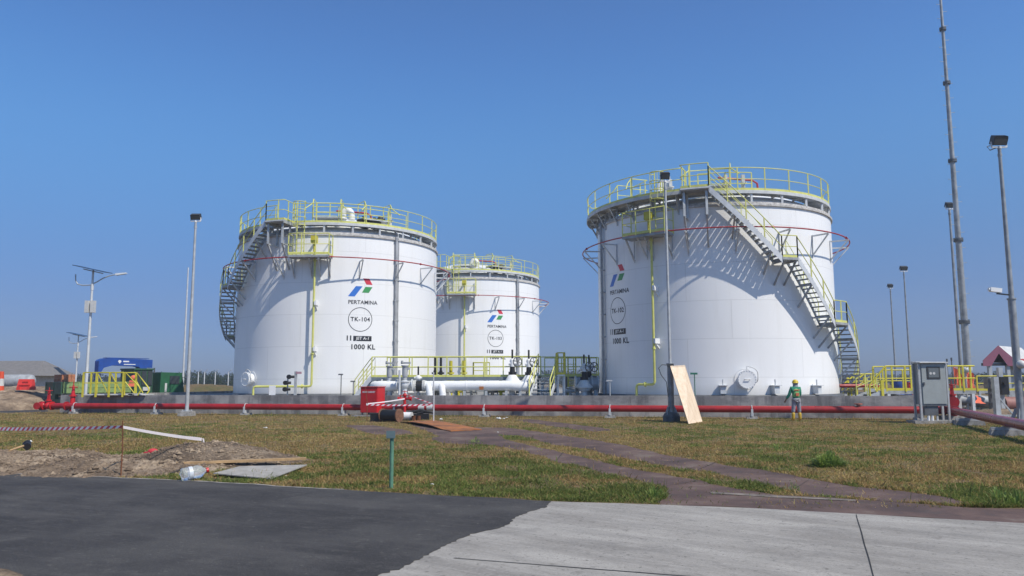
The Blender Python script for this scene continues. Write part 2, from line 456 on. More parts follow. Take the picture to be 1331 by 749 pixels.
def text_mb(txt, size, mapper, bold=0.0, shear=0, spacing=1.0, dst=None, wx=1.0):
    """lettering as real geometry: mapper(u, v) -> 3D point"""
    cu = bpy.data.curves.new('t', 'FONT'); cu.body = txt; cu.size = size; cu.align_x = 'CENTER'; cu.align_y = 'CENTER'
    cu.offset = bold; cu.shear = shear; cu.space_character = spacing; cu.resolution_u = 3
    o = bpy.data.objects.new('t', cu); COL.objects.link(o)
    dg = bpy.context.evaluated_depsgraph_get(); me = o.evaluated_get(dg).to_mesh()
    mb = dst or MB(); b = len(mb.v)
    for v in me.vertices: mb.v.append(tuple(mapper(v.co.x*wx, v.co.y)))
    for p in me.polygons: mb.face([b+i for i in p.vertices])
    o.evaluated_get(dg).to_mesh_clear()
    bpy.data.objects.remove(o); bpy.data.curves.remove(cu)
    return mb
# ------------------------------------------------------------------ storage tanks
TR = 6.3; TB = 1.0; TT = 10.15; WK = 10.82
def tank_centre(xl, xr, py=505, D=None):
    a = ray(xl, py); b = ray(xr, py)
    t0 = atan2(a.x, a.y); t1 = atan2(b.x, b.y); az = (t0+t1)/2
    if D is None: D = TR/sin((t1-t0)/2)
    return D*sin(az), D*cos(az)
def pol(a, r, z): return V(r*sin(R(a)), -r*cos(R(a)), z)
def frame(a, r, z):
    """local frame on the shell: x tangential, y outward, z up"""
    t = V(cos(R(a)), sin(R(a)), 0); n = V(sin(R(a)), -cos(R(a)), 0); o = pol(a, r, z)
    return lambda u, d, w=0: o+t*u+n*d+V(0, 0, w)
def fbox(mb, fr, u0, u1, d0, d1, z0, z1):
    return mb.hexa([fr(u0, d1, z0), fr(u1, d1, z0), fr(u1, d0, z0), fr(u0, d0, z0), fr(u0, d1, z1), fr(u1, d1, z1), fr(u1, d0, z1), fr(u0, d0, z1)])

def markings(root, shell, tid, ca, cz):
    """emblem and lettering laid on the shell, centred on the ring"""
    r = TR+.006
    def mp(u, v, d=0.0): return pol(ca+degrees(u/TR), r+d, cz+v)
    k = .00718
    def P(x, y): return ((x-240)*k*1.03, (408-y)*k)
    def quadmb(pts, d=0.0):
        q = [P(*p) for p in pts]; mb = MB(); n = 8
        top = [(q[0][0]+(q[1][0]-q[0][0])*i/n, q[0][1]+(q[1][1]-q[0][1])*i/n) for i in range(n+1)]
        bot = [(q[3][0]+(q[2][0]-q[3][0])*i/n, q[3][1]+(q[2][1]-q[3][1])*i/n) for i in range(n+1)]
        for i in range(n): mb.poly([mp(*bot[i], d), mp(*bot[i+1], d), mp(*top[i+1], d), mp(*top[i], d)])
        return mb
    em = quadmb([(255, 75), (305, 75), (332, 124), (283, 124)]); em.m = 1
    for pts, mi in (([(200, 140), (252, 140), (192, 224), (140, 224)], 1), ([(275, 143), (332, 143), (302, 191), (248, 191)], 2)):
        q = quadmb(pts); b = len(em.v); em.v += q.v
        for f in q.f: em.f.append(tuple(i+b for i in f)); em.sm.append(False); em.mi.append(mi)
    em.mi = [0 if m == 1 and i < 8 else m for i, m in enumerate(em.mi)]
    em.mi[:8] = [0]*8
    em.build('emblem', [red_m, blue_m, green_m], shell)
    text_mb('PERTAMINA', .31, lambda u, v: mp(u+P(258, 0)[0], v+P(0, 271)[1]), .006, wx=1.0, spacing=1.04).build('lettering', ink, shell)
    mb = MB()
    n = 48
    for i in range(n):
        a0 = 2*pi*i/n; a1 = 2*pi*(i+1)/n; R0, R1 = .665, .70
        mb.poly([mp(R0*cos(a0), R0*sin(a0)), mp(R1*cos(a0), R1*sin(a0)), mp(R1*cos(a1), R1*sin(a1)), mp(R0*cos(a1), R0*sin(a1))])
    text_mb(tid, .34, lambda u, v: mp(u, v), .008, dst=mb, spacing=1.12, wx=.98)
    mb.build('tank_number', ink, shell)
    mb = quadmb([(138, 538), (147, 538), (147, 578), (138, 578)])
    for pts in ([(163, 538), (173, 538), (173, 578), (163, 578)], [(188, 540), (332, 540), (332, 581), (188, 581)]):
        q = quadmb(pts); b = len(mb.v); mb.v += q.v
        for f in q.f: mb.f.append(tuple(i+b for i in f)); mb.sm.append(False); mb.mi.append(0)
    mb.m = 1
    text_mb('JET A-1', .235, lambda u, v: mp(u+P(261, 0)[0], v+P(0, 560)[1], .006), .004, dst=mb, shear=.12, wx=1.0, spacing=1.05)
    mb.build('product_sign', [ink, whitep], shell)
    text_mb('1000 KL', .39, lambda u, v: mp(u+P(264, 0)[0], v+P(0, 629)[1]), .012, wx=1.0, spacing=1.1).build('lettering', ink, shell)

def stairs(root, s, a_start, segs, a_plat, flip_out=False):
    """curved stair: segs = list of (da_run, z_from, z_to, da_landing)"""
    st = MB(); ri, ro = TR+.16, TR+.98
    stair = None
    # upper landing platform beside the walkway
    a0, a1 = a_plat
    dk = MB(); dk.lathe([(TR-.35, WK-.05), (ro+.05, WK-.05), (ro+.05, WK+.0), (TR-.35, WK+.0)], 8, a0, a1, closedprof=True)
    dk.tube(arc(ro+.05, a0, a1, WK-.09, n=6), .07, 4); dk.beam(pol(a0, TR-.3, WK-.12), pol(a0, ro+.05, WK-.12), .08, .16); dk.beam(pol(a1, TR-.3, WK-.12), pol(a1, ro+.05, WK-.12), .08, .16)
    stair = dk.build('staircase', galv, root)
    fr = MB()
    for a in (a0+1, a1-1):
        fr.beam(pol(a, ro-.1, WK-.1), pol(a, ro-.1, WK-1.35), .11, .11); fr.beam(pol(a, TR+.05, WK-1.35), pol(a, ro-.1, WK-1.35), .1, .1)
        fr.beam(pol(a, ro-.1, WK-1.35), pol(a, TR+.02, WK-2.75), .08, .08); fr.beam(pol(a, TR+.08, WK-.1), pol(a, TR+.08, WK-1.35), .1, .1)
    fr.build('bracket', galv, stair)
    hr = MB()
    far = a0 if s > 0 else a1; near = a1 if s > 0 else a0
    rail(hr, [pol(far, TR-.3, WK), pol(far, ro, WK)]+arc(ro, far, near, WK, n=5)[1:], 1.15, .75)
    hr.build('handrail', yellow, stair)
    a = a_start
    for (run, zf, zt, land) in segs:
        ae = a+s*run; n = max(4, int((zf-zt)/.2))
        for rr, nm in ((ri, .2), (ro, .28)):
            m = MB(); P = arc(rr, a, ae, zf, zt, n=14)
            for i in range(14):
                p, q = P[i], P[i+1]
                m.hexa([p+V(0, 0, -nm), q+V(0, 0, -nm), q+V(0, 0, -nm)*1+pol(a, .03, 0), p+V(0, 0, -nm)+pol(a, .03, 0), p+V(0, 0, .06), q+V(0, 0, .06), q+V(0, 0, .06)+pol(a, .03, 0), p+V(0, 0, .06)+pol(a, .03, 0)])
            m.build('stringer', galv_l if rr == ro else galv, stair)
        for i in range(n):
            t = (i+.5)/n; aa = a+(ae-a)*t; z = zf+(zt-zf)*t; f = frame(aa, 0, z)
            m = MB(); fbox(m, f, -.125, .125, ri+.02, ro-.02, -.02, .015); fbox(m, f, -.125, -.11, ri+.02, ro-.02, -.05, .0); m.build('tread', grate, stair)
        m = MB()
        P = arc(ro, a, ae, zf, zt, n=12); rail(m, P, 1.0, 1.35, toe=False)
        m.build('handrail', yellow, stair)
        if not flip_out:
            m = MB(); rail(m, arc(ri, a, ae, zf, zt, n=12), 1.0, 1.9, r=.016, mids=1, toe=False); m.build('handrail', yellow, stair)
        nb = max(2, int(run/9))
        for i in range(nb):
            m = MB()
            aa = a+s*run*(i+.7)/nb; z = zf+(zt-zf)*(i+.7)/nb-.15
            m.beam(pol(aa, TR, z-.05), pol(aa, ro, z-.05), .08, .08); m.beam(pol(aa, TR, z-1.05), pol(aa, ro-.05, z-.05), .07, .07); m.build('bracket', galv, stair)
        if land:
            al = ae+s*land; lo, hi = min(ae, al), max(ae, al)
            m = MB(); m.lathe([(ri, zt-.12), (ro+.05, zt-.12), (ro+.05, zt), (ri, zt)], 5, lo, hi, closedprof=True)
            for aa in (lo+.8, hi-.8):
                m.beam(pol(aa, TR, zt-.15), pol(aa, ro, zt-.15), .09, .09); m.beam(pol(aa, TR, zt-1.2), pol(aa, ro, zt-.15), .07, .07)
            m.build('landing', grate, stair)
            m = MB(); rail(m, arc(ro, ae, al, zt, n=4), 1.05, .6); m.build('handrail', yellow, stair)
            a = al
        else: a = ae
    return stair

def roofz(r): return TT+2.0*(1-(r/TR)**2)
def build_tank(X, Y, tid, s, label, cfg):
    root = thing('storage_tank', label, 'tank', (X, Y, 0), 'white storage tanks in the walled compound', local=True)
    shell = MB().lathe([(TR, TB), (TR, TT)], 144).build('shell', shellm, root)
    # roof: shallow cone with a curb angle on the shell top
    MB().lathe([(r_, roofz(r_)-(.02 if r_ > 6 else 0)) for r_ in (TR-.02, 5.9, 5.4, 4.8, 4.0, 3.0, 2.0, 1.0, .01)], 96).build('roof', whitep, root)
    MB().lathe([(TR-.02, TT-.10), (TR+.085, TT-.10), (TR+.085, TT-.005), (TR+.01, TT+.0), (TR+.01, TT+.10), (TR-.05, TT+.10)], 96, closedprof=True).build('rim_angle', paint('stained_rim', (.62, .60, .57), .8, 0, .35, 6), root)
    MB().lathe([(TR+.22, TB-.2), (TR+.22, TB-.02), (TR-.1, TB+.015)], 96).build('foundation_ring', steel_d, root)
    # walkway
    wk = MB().lathe([(5.35, WK-.04), (TR+.02, WK-.04), (TR+.02, WK), (5.35, WK)], 96, closedprof=True)
    wk.lathe([(TR+.0, WK-.16), (TR+.03, WK-.16), (TR+.03, WK-.04), (TR+.0, WK-.04)], 96, closedprof=True)
    wk = wk.build('walkway', deckst, root)
    for i in range(24):
        a = i*15+4; m = MB(); rr = TR-.08
        m.beam(pol(a, rr, TT+.02), pol(a, rr, WK-.04), .10, .10); m.beam(pol(a, 5.45, WK-.10), pol(a, TR, WK-.10), .07, .10); m.beam(pol(a, 5.5, TT+.12), pol(a, 5.5, WK-.05), .08, .08)
        m.build('support_post', galv_l, wk)
    gap = cfg['gap']
    ext = cfg.get('ext')
    m = MB(); spans = [(gap[1], gap[0]+360)] if not ext else [(gap[1], ext[0]+360)]
    for a0, a1 in spans: rail(m, arc(TR-.02, a0, a1, WK), 1.12, 1.4)
    m.build('handrail', yellow, wk)
    for ia, ib in (cfg['inner'], (120, 240)):
        m = MB(); rail(m, arc(5.4, ia, ib, WK), 1.12, 1.5); m.build('handrail', yellow, wk)
    if ext:
        e0, e1, ro = ext
        m = MB().lathe([(TR+.03, WK-.05), (ro, WK-.05), (ro, WK-.002), (TR+.03, WK-.002)], 24, e0, e1, closedprof=True)
        m.lathe([(ro, WK-.17), (ro+.03, WK-.17), (ro+.03, WK), (ro, WK)], 24, e0, e1, closedprof=True)
        ex = m.build('walkway_extension', offw, root)
        m = MB(); rail(m, [pol(e0, TR, WK)]+arc(ro-.02, e0, e1, WK)+[pol(e1, TR, WK)], 1.12, 1.6); m.build('handrail', yellow, ex)
        for a in np.linspace(e0+3, e1-3, 8):
            m = MB(); m.beam(pol(a, TR-.1, WK-.12), pol(a, ro, WK-.12), .09, .13); m.beam(pol(a, TR, WK-1.0), pol(a, ro-.1, WK-.14), .07, .07); m.beam(pol(a, TR+.02, WK-.1), pol(a, TR+.02, WK-1.05), .08, .08)
            m.build('bracket', galv, ex)
    # red water ring on brackets
    zr = cfg['zr']; rr = TR+.86
    rp = MB().tube(arc(rr, 0, 360, zr, n=120)[:-1], .034, 8, closed=True)
    for a in range(9, 369, 45): rp.cyl(pol(a-.25, rr, zr), pol(a+.25, rr, zr), .065, n=8)
    rp = rp.build('ring_pipe', red_line, root)
    for i in range(18):
        a = i*20+cfg.get('br', 0); f = frame(a, TR, zr); m = MB()
        m.beam(f(0, 0, -.08), f(0, .92, -.08), .06, .07); m.beam(f(0, 0, -1.05), f(0, .88, -.1), .055, .055); m.beam(f(0, .02, -.02), f(0, .02, -1.15), .09, .03)
        m.build('bracket', galv_l, rp)
    # foam platform with box and down pipe
    fa, fz, fw = cfg['foam']; f = frame(fa, TR, fz)
    m = MB(); fbox(m, f, -fw/2, fw/2, .05, .95, -.14, -.02); pf = m.build('side_platform', grate, root)
    for u in (-fw/2+.12, 0, fw/2-.12): m = MB(); m.beam(f(u, 0, -1.15), f(u, .8, -.15), .07, .07); m.beam(f(u, .01, -.1), f(u, .01, -1.25), .08, .04); m.build('bracket', galv, pf)
    m = MB(); rail(m, [f(-fw/2, .08), f(-fw/2, .93), f(fw/2, .93), f(fw/2, .08)], 1.2, .8, r=.026)
    m.tube([f(-fw/2, .9, .12), f(fw/2, .9, .12)], .03, 6); m.build('handrail', yellow, pf)
    ux = cfg['pipe_u']
    m = MB(); fbox(m, f, ux-.17, ux+.17, .42, .72, .72, 1.12); m.cyl(f(ux, .57, .72), f(ux, .57, .0), .055, n=8); m.cyl(f(ux, .12, 1.0), f(ux, .5, 1.0), .08, n=8)
    m.build('foam_chamber', yellow_w, pf)
    # caged ladder
    la, z0, z1 = cfg['ladder']; f2 = frame(la, TR, 0); m = MB()
    for u in (-.22, .22): m.beam(f2(u, .42, z0), f2(u, .42, z1+1.15), .045, .05)
    z = z0+.15
    while z < z1+.9: m.tube([f2(-.22, .42, z), f2(.22, .42, z)], .014, 5); z += .3
    for zz in (z1-.35, z1+.1, z1+.55, z1+1.0):
        m.tube([f2(.22, .42, zz)]+[f2(.36*cos(t), .62+.36*sin(t)*1.05, zz) for t in np.linspace(-.3, pi+.3, 9)]+[f2(-.22, .42, zz)], .022, 5)
    for t in np.linspace(.2, pi-.2, 4): m.beam(f2(.36*cos(t), .62+.36*sin(t), z1-.35), f2(.36*cos(t), .62+.36*sin(t), z1+1.0), .03, .02)
    m.build('ladder', yellow, root)
    # yellow down pipe
    fp = frame(fa, TR, 0); pz = cfg['pipe_z']; side = -1; L = cfg['pipe_L']
    pts = [fp(ux, .34, fz-.1), fp(ux, .34, pz+.12), fp(ux-.05, .34, pz+.03), fp(ux-.15, .34, pz), fp(ux-L+.15, .34+L*L*.5/TR*.6, pz), fp(ux-L+.03, .34+L*L*.5/TR*.6, pz-.04), fp(ux-L, .34+L*L*.5/TR*.6, pz-.15), fp(ux-L, .34+L*L*.5/TR*.6, .8)]
    m = MB().tube(pts, .062, 8)
    for z in (3.2, fz-.3): m.cyl(fp(ux, .34, z), fp(ux, .34, z+.07), .10, n=10)
    m.cyl(fp(ux-.5, .34, pz), fp(ux-.56, .34, pz), .12, n=10)
    dp = m.build('down_pipe', yellow, root)
    for z in cfg['clips']:
        m = MB(); m.beam(fp(ux+.1, 0, z), fp(ux+.1, .45, z), .1, .25); m.beam(fp(ux+.1, 0, z-.35), fp(ux+.05, .4, z), .06, .06); m.build('pipe_clip', whitep, dp)
    # grey cable riser
    ca = cfg['riser']; fc = frame(ca, TR, 0); m = MB(); fbox(m, fc, -.07, .07, .08, .18, .8, TT+.1); m.tube([fc(.16, .12, .8), fc(.16, .12, TT-.2), fc(.1, .1, TT+.3), fc(0, -.2, TT+.55)], .03, 6)
    z = 1.6
    while z < TT: fbox(m, fc, -.11, .19, 0, .19, z, z+.05); z += 1.2
    m.build('cable_riser', paint('riser_grey', (.44, .455, .47), .5, .2, .25), root)
    # roof fittings
    for k, (ra, rd, kind) in enumerate(cfg['roof']):
        c = pol(ra, rd, roofz(rd)-.12)
        m = MB()
        if kind == 'gooseneck':
            m.cyl(c, c+V(0, 0, .55), .17, n=14)
            P = [c+V(0, 0, .55)]+[c+V(.26-.26*cos(t), 0, .62+.42*sin(t)) for t in np.linspace(0, pi, 9)]+[c+V(.52, 0, .45)]
            m.tube(P, .20, 12); m.cyl(c+V(0, 0, .5), c+V(0, 0, .56), .27, n=14); m.build('roof_vent', whitep, root)
        elif kind == 'hatch':
            m.cyl(c, c+V(0, 0, .5), .32, n=16); m.cyl(c+V(0, 0, .5), c+V(0, 0, .56), .42, n=16); m.cyl(c+V(0, 0, .56), c+V(0, 0, .78), .10, n=8); m.build('roof_hatch', dkgrey, root)
        elif kind == 'nozzle':
            m.cyl(c, c+V(0, 0, .75), .10, n=10); m.cyl(c+V(0, 0, .7), c+V(0, 0, .76), .19, n=12); m.box(c+V(0, 0, .95), (.16, .16, .4)); m.build('roof_nozzle', offw, root)
        elif kind == 'gauge':
            m.cyl(c, c+V(0, 0, .55), .07, n=8); m.sphere(c+V(0, 0, .68), .2, 10, 6); m.cyl(c+V(-.3, 0, .68), c+V(.3, 0, .68), .06, n=8); m.build('roof_gauge', dkgrey, root)
        elif kind == 'redpipe':
            m.tube([c+V(-.9, 0, .95), c+V(.9, .2, .85), c+V(1.15, .25, .7), c+V(1.2, .25, .1)], .055, 8); m.build('red_roof_pipe', red_line, root)
    # roof stage with rails
    for (sa, sw) in cfg['stages']:
        f = frame(sa, 3.6, TT+1.14); m = MB(); fbox(m, f, -sw/2, sw/2, .75, 1.85, 0, .04)
        for u in (-sw/2+.1, sw/2-.1):
            for d in (.65, 1.6): m.beam(f(u, d, -.45), f(u, d, 0), .07, .07)
        sg = m.build('roof_stage', galv_l, root)
        m = MB(); rail(m, [f(-sw/2, 1.8), f(-sw/2, .8), f(sw/2, .8), f(sw/2, 1.8)], 1.1, .95); m.build('handrail', yellow, sg)
        for k_ in (-1, 1): m = MB(); m.tube([f(k_*sw/2, 1.8, 1.08), f(k_*sw/2, 2.0, .8), f(k_*(sw/2+.4), 2.3, .4)], .03, 6); m.build('handrail', yellow, sg)
    # manholes with davit arm
    for (ma, mz, mr) in cfg['manholes']:
        f = frame(ma, TR, mz); m = MB()
        m.cyl(f(0, -.1), f(0, .36), mr*.86, n=28); m.cyl(f(0, .30), f(0, .36), mr*1.08, n=28); m.cyl(f(0, .365), f(0, .43), mr*1.08, n=28)
        for i in range(20):
            t = 2*pi*i/20; m.cyl(f(mr*cos(t), .28, mr*sin(t)), f(mr*cos(t), .455, mr*sin(t)), .022, n=6)
        m.tube([f(-.12, .43, 0), f(-.12, .5, 0), f(.12, .5, 0), f(.12, .43, 0)], .018, 5)
        mh = m.build('manhole', whitep, root)
        m = MB().lathe([(0, 0)], 3) if False else MB()
        P = [f(mr*1.25, .1, -.15), f(mr*1.25, .33, -.05), f(mr*1.25, .38, .25)]+[f(mr*1.25*cos(t), .38, .25+mr*.85*sin(t)) for t in np.linspace(.25, pi/2, 6)]+[f(0, .4, mr*1.05)]
        m.tube(P, .022, 7); m.build('davit_arm', offw, mh)
        m = MB(); P = [f(mr*1.22*cos(t), .004, mr*1.22*sin(t)) for t in np.linspace(0, 2*pi, 33)][:-1]
        m.tube(P, .010, 5, closed=True); m.build('reinforcing_plate', whitep, mh)
    for (ba, bz) in cfg.get('lugs', []):
        f = frame(ba, TR, bz); m = MB(); fbox(m, f, -.13, .13, .02, .36, -.25, .12); fbox(m, f, -.2, .2, .0, .44, .12, .15); m.cyl(f(0, .2, .12), f(0, .2, .42), .035, n=6)
        m.build('earthing_box', galv_l, root)
    if cfg['marks']: markings(root, shell, tid, *cfg['marks'])
    stairs(root, s, cfg['st0'], cfg['segs'], cfg['plat'])
    return root

T104 = tank_centre(303, 566); T102 = tank_centre(780, 1091.5)
T103 = tank_centre(521, 701, D=69.3)
_az = atan2(ray(611, 505).x, ray(611, 505).y)
# right edge of the rear tank fixes its bearing
_e = ray(701, 430); _t = atan2(_e.x, _e.y); _D = 69.3; _az = _t-math.asin(TR/_D); T103 = (_D*sin(_az), _D*cos(_az))
def H(T, px, py, dr=0.0): return hit(T[0], T[1], TR+dr, px, py)
print('T', T104, T102, T103)
print('104 marks', H(T104, 468.4, 415.4), 'pipe', H(T104, 404, 400, .34), 'riser', H(T104, 514, 400, .1), 'plat', H(T104, 375, 331, .9), H(T104, 428, 331, .9), 'zring', H(T104, 434, 334, .86), 'bot', H(T104, 434, 511), 'rim', H(T104, 434, 304), 'wk', H(T104, 434, 287))
print('102 marks', H(T102, 802, 404), 'pipe', H(T102, 845, 400, .34), 'riser', H(T102, 779, 400, .1), 'plat', H(T102, 811, 300, .9), H(T102, 865, 296, .9), 'zring', H(T102, 935, 295.5, .86), 'bot', H(T102, 935, 513), 'rim', H(T102, 935, 263), 'wk', H(T102, 980, 241))
print('103 marks', H(T103, 644.3, 440), 'pipe', H(T103, 601.5, 420, .34), 'riser', H(T103, 672.5, 420, .1), 'plat', H(T103, 583, 382, .9), H(T103, 616, 382, .9), 'zring', H(T103, 630, 384, .86), 'bot', H(T103, 630, 511), 'rim', H(T103, 635, 361))
print('stairs102', H(T102, 885, 240, .98), H(T102, 921, 240, .98), H(T102, 1017, 334, .98), H(T102, 1037, 336, .98), H(T102, 1081, 420, .98), H(T102, 1100, 420, .98))
print('stairs104', H(T104, 345.6, 288, .98), H(T104, 361.7, 288, .98), H(T104, 308, 369, .98), H(T104, 296, 371, .98))

a104 = H(T104, 468.4, 415.4); a102 = H(T102, 802.5, 404); a103 = H(T103, 644.3, 440)
c104 = dict(gap=(-22.5, -13), inner=(-5, 60), zr=H(T104, 434, 334, .86)[1], foam=((H(T104, 375, 331, .9)[0]+H(T104, 428, 331, .9)[0])/2, 8.78, 2.3),
    pipe_u=.22, ladder=(H(T104, 391, 300, .4)[0], 8.8, 10.85), pipe_z=1.42, pipe_L=3.1, clips=(6.1, 3.5), riser=H(T104, 514, 400, .1)[0],
    roof=[(14, 4.9, 'gooseneck'), (28, 5.0, 'hatch'), (36, 5.0, 'hatch'), (42, 4.8, 'gauge'), (20, 4.6, 'redpipe'), (50, 4.9, 'nozzle'), (150, 3, 'gooseneck')],
    stages=[(4, 1.6), (36, 1.7)], manholes=[(*H(T104, 321, 493, .3), .37)], lugs=[], marks=a104, st0=-22.5,
    segs=[(27.5, 10.82, 7.4, 8), (32, 7.4, 4.6, 9), (34, 4.6, 1.0, 0)], plat=(-22.5, -13), br=3)
build_tank(*T104, 'TK-104', -1, 'white storage tank numbered TK-104, the nearer one on the left', c104)
c103 = dict(c104); c103.update(marks=a103, zr=H(T103, 630, 384, .86)[1], foam=((H(T103, 583, 382, .9)[0]+H(T103, 616, 382, .9)[0])/2, 8.75, 2.3), riser=H(T103, 672.5, 420, .1)[0],
    roof=[(5, 4.9, 'gooseneck'), (28, 5.0, 'hatch'), (36, 5.0, 'gauge'), (17, 4.6, 'redpipe'), (50, 4.9, 'nozzle')], stages=[(-2, 1.8), (34, 2.0)],
    ladder=(H(T103, 593, 362, .4)[0], 8.8, 10.85), manholes=[(-30, 2, .37)])
build_tank(*T103, 'TK-103', -1, 'white storage tank numbered TK-103, farthest, standing between the two nearer tanks', c103)
f102 = H(T102, 811, 298, .9)[0], H(T102, 865, 298, .9)[0]
c102 = dict(gap=(-25, -14.6), inner=(-20, 8), zr=H(T102, 935, 295.5, .86)[1], foam=((f102[0]+f102[1])/2, 8.85, 2.4), ext=(-112, -25, TR+.58),
    pipe_u=.10, ladder=(H(T102, 857, 260, .4)[0], 8.9, 10.85), pipe_z=1.5, pipe_L=1.0, clips=(6.2, 3.6), riser=H(T102, 783, 400, .12)[0],
    roof=[(-80, 5.0, 'gauge'), (-5, 5.0, 'nozzle'), (5, 5.0, 'nozzle'), (2, 4.7, 'redpipe'), (-38, 4.8, 'nozzle'), (-45, 4.9, 'gooseneck'), (120, 3.0, 'hatch')],
    stages=[(-14, 2.0), (-70, 1.5)], manholes=[(*H(T102, 971, 493, .35), .40)], lugs=[H(T102, 940, 505, .2), H(T102, 1008, 505, .2), H(T102, 1062, 505, .2)],
    marks=a102, st0=-14.6, segs=[(26.3, 10.82, 7.4, 6.5), (18, 7.4, 4.45, 10), (36, 4.45, 1.0, 0)], plat=(-25, -14.6), br=-4)
build_tank(*T102, 'TK-102', 1, 'white storage tank numbered TK-102, large, on the right, stair crossing its lit face', c102)
# ------------------------------------------------------------------ setting: ground, road, apron, paths
def vnoise(x, y, seed=0):
    """value noise on numpy arrays"""
    x = np.asarray(x, float); y = np.asarray(y, float)
    xi = np.floor(x).astype(int); yi = np.floor(y).astype(int); fx = x-xi; fy = y-yi
    fx = fx*fx*(3-2*fx); fy = fy*fy*(3-2*fy)
    def h(a, b):
        n = (a*374761393+b*668265263+seed*1274126177) & 0x7fffffff
        n = ((n ^ (n >> 13))*1274126177) & 0x7fffffff
        return ((n ^ (n >> 16)) & 0xffff)/65535.0
    return (h(xi, yi)*(1-fx)+h(xi+1, yi)*fx)*(1-fy)+(h(xi, yi+1)*(1-fx)+h(xi+1, yi+1)*fx)*fy
def fbm(x, y, seed=0, o=4):
    s = 0; a = .5
    for i in range(o): s = s+a*vnoise(x*2**i, y*2**i, seed+i); a *= .5
    return s/.9375
def inpoly(x, y, poly):
    x = np.asarray(x); y = np.asarray(y); c = np.zeros(x.shape, bool); n = len(poly)
    for i in range(n):
        x0, y0 = poly[i][:2]; x1, y1 = poly[(i+1) % n][:2]
        if y0 == y1: continue
        k = ((y0 > y) != (y1 > y)) & (x < (x1-x0)*(y-y0)/(y1-y0)+x0); c ^= k
    return c
def rough(poly, step=.25, amp=.06, seed=0, closed=True):
    """walk round an outline and wobble it"""
    outp = []; n = len(poly); rnd = random.Random(seed)
    for i in range(n):
        a = Vector(poly[i][:2]); b = Vector(poly[(i+1) % n][:2]); L = (b-a).length; k = max(1, int(L/step))
        for j in range(k):
            p = a+(b-a)*j/k; d = (b-a).normalized(); q = V(-d.y, d.x)
            w = (mnoise.noise(V(p.x*1.3, p.y*1.3, seed))*1.3+rnd.uniform(-.5, .5)*.6)*amp
            p = p+q*w; outp.append((p.x, p.y))
    return outp
def sheet(name, poly, z, mat, kind='structure'):
    bm = bmesh.new(); vs = [bm.verts.new((p[0], p[1], z)) for p in poly]; f = bm.faces.new(vs)
    bmesh.ops.triangulate(bm, faces=[f]); bm.normal_update()
    me = bpy.data.meshes.new(name); bm.to_mesh(me); bm.free()
    if sum(p.normal.z*p.area for p in me.polygons) < 0: me.flip_normals()
    me.materials.append(mat); o = bpy.data.objects.new(name, me); COL.objects.link(o); o['kind'] = kind; ORG[o.name] = (0, 0, 0)
    return o
G = lambda x, y: tuple(gnd(x, y))[:2]
g = MB(); g.poly([(-3000, -200, 0), (3000, -200, 0), (3000, 3500, 0), (-3000, 3500, 0)])
tag(g.build('ground', groundm), kind='structure')
# asphalt and concrete share the ragged joint line
e_road = [G(-420, 600), G(-150, 608), G(0, 616.5), G(90, 619.5), G(200, 624), G(330, 631), G(430, 637), G(560, 644.5), G(650, 649), G(717, 652.5)]
joint = [G(717, 652.5), G(707, 661), G(676, 671), G(661, 681), G(640, 689), G(601, 700), G(575, 714), G(545, 727), G(520, 740), G(490, 751), G(430, 780), G(300, 850)]
jr = [joint[0]]
_rn = random.Random(5)
for a, b in zip(joint[:-1], joint[1:]):
    a = Vector(a); b = Vector(b); k = max(2, int((b-a).length/.05))
    for j in range(1, k+1):
        p = a+(b-a)*j/k; q = V(-(b-a).y, (b-a).x).normalized(); w = mnoise.noise(V(p.x*2.2, p.y*2.2, 3))*.045+mnoise.noise(V(p.x*11, p.y*11, 3))*.03+_rn.uniform(-.018, .018)
        jr.append(tuple(p+q*(w if j < k or b is not joint[-1] else 0)))
er = rough(e_road, .2, .05, 8)[:-1]; er = [p for p in er if p[1] > 5]
# drop the closing run of the open outline
def openrough(pts, step, amp, seed):
    o = []; 
    for i, (a, b) in enumerate(zip(pts[:-1], pts[1:])):
        a = Vector(a); b = Vector(b); k = max(1, int((b-a).length/step))
        for j in range(k):
            p = a+(b-a)*j/k; d = (b-a).normalized(); w = mnoise.noise(V(p.x*1.7, p.y*1.7, seed))*amp+mnoise.noise(V(p.x*6, p.y*6, seed))*amp*.5
            o.append((p.x-d.y*w, p.y+d.x*w))
    o.append(tuple(pts[-1])[:2]); return o
er = openrough(e_road, .2, .08, 4)
road = sheet('asphalt_road', er+[p for p in jr[1:]]+[(-3, -30), (-60, -30), (-60, er[0][1])], .012, asph)
e_ap = [G(717, 652.5), G(860, 657), G(960, 660.5), G(1110, 668.5), G(1240, 676), G(1331, 681), G(1500, 692), G(1900, 715)]
ap = sheet('concrete_apron', openrough(e_ap, .3, .02, 6)+[(60, 6), (60, -30), (-3, -30)]+[p for p in jr[::-1]][:-1], .008, apronm)
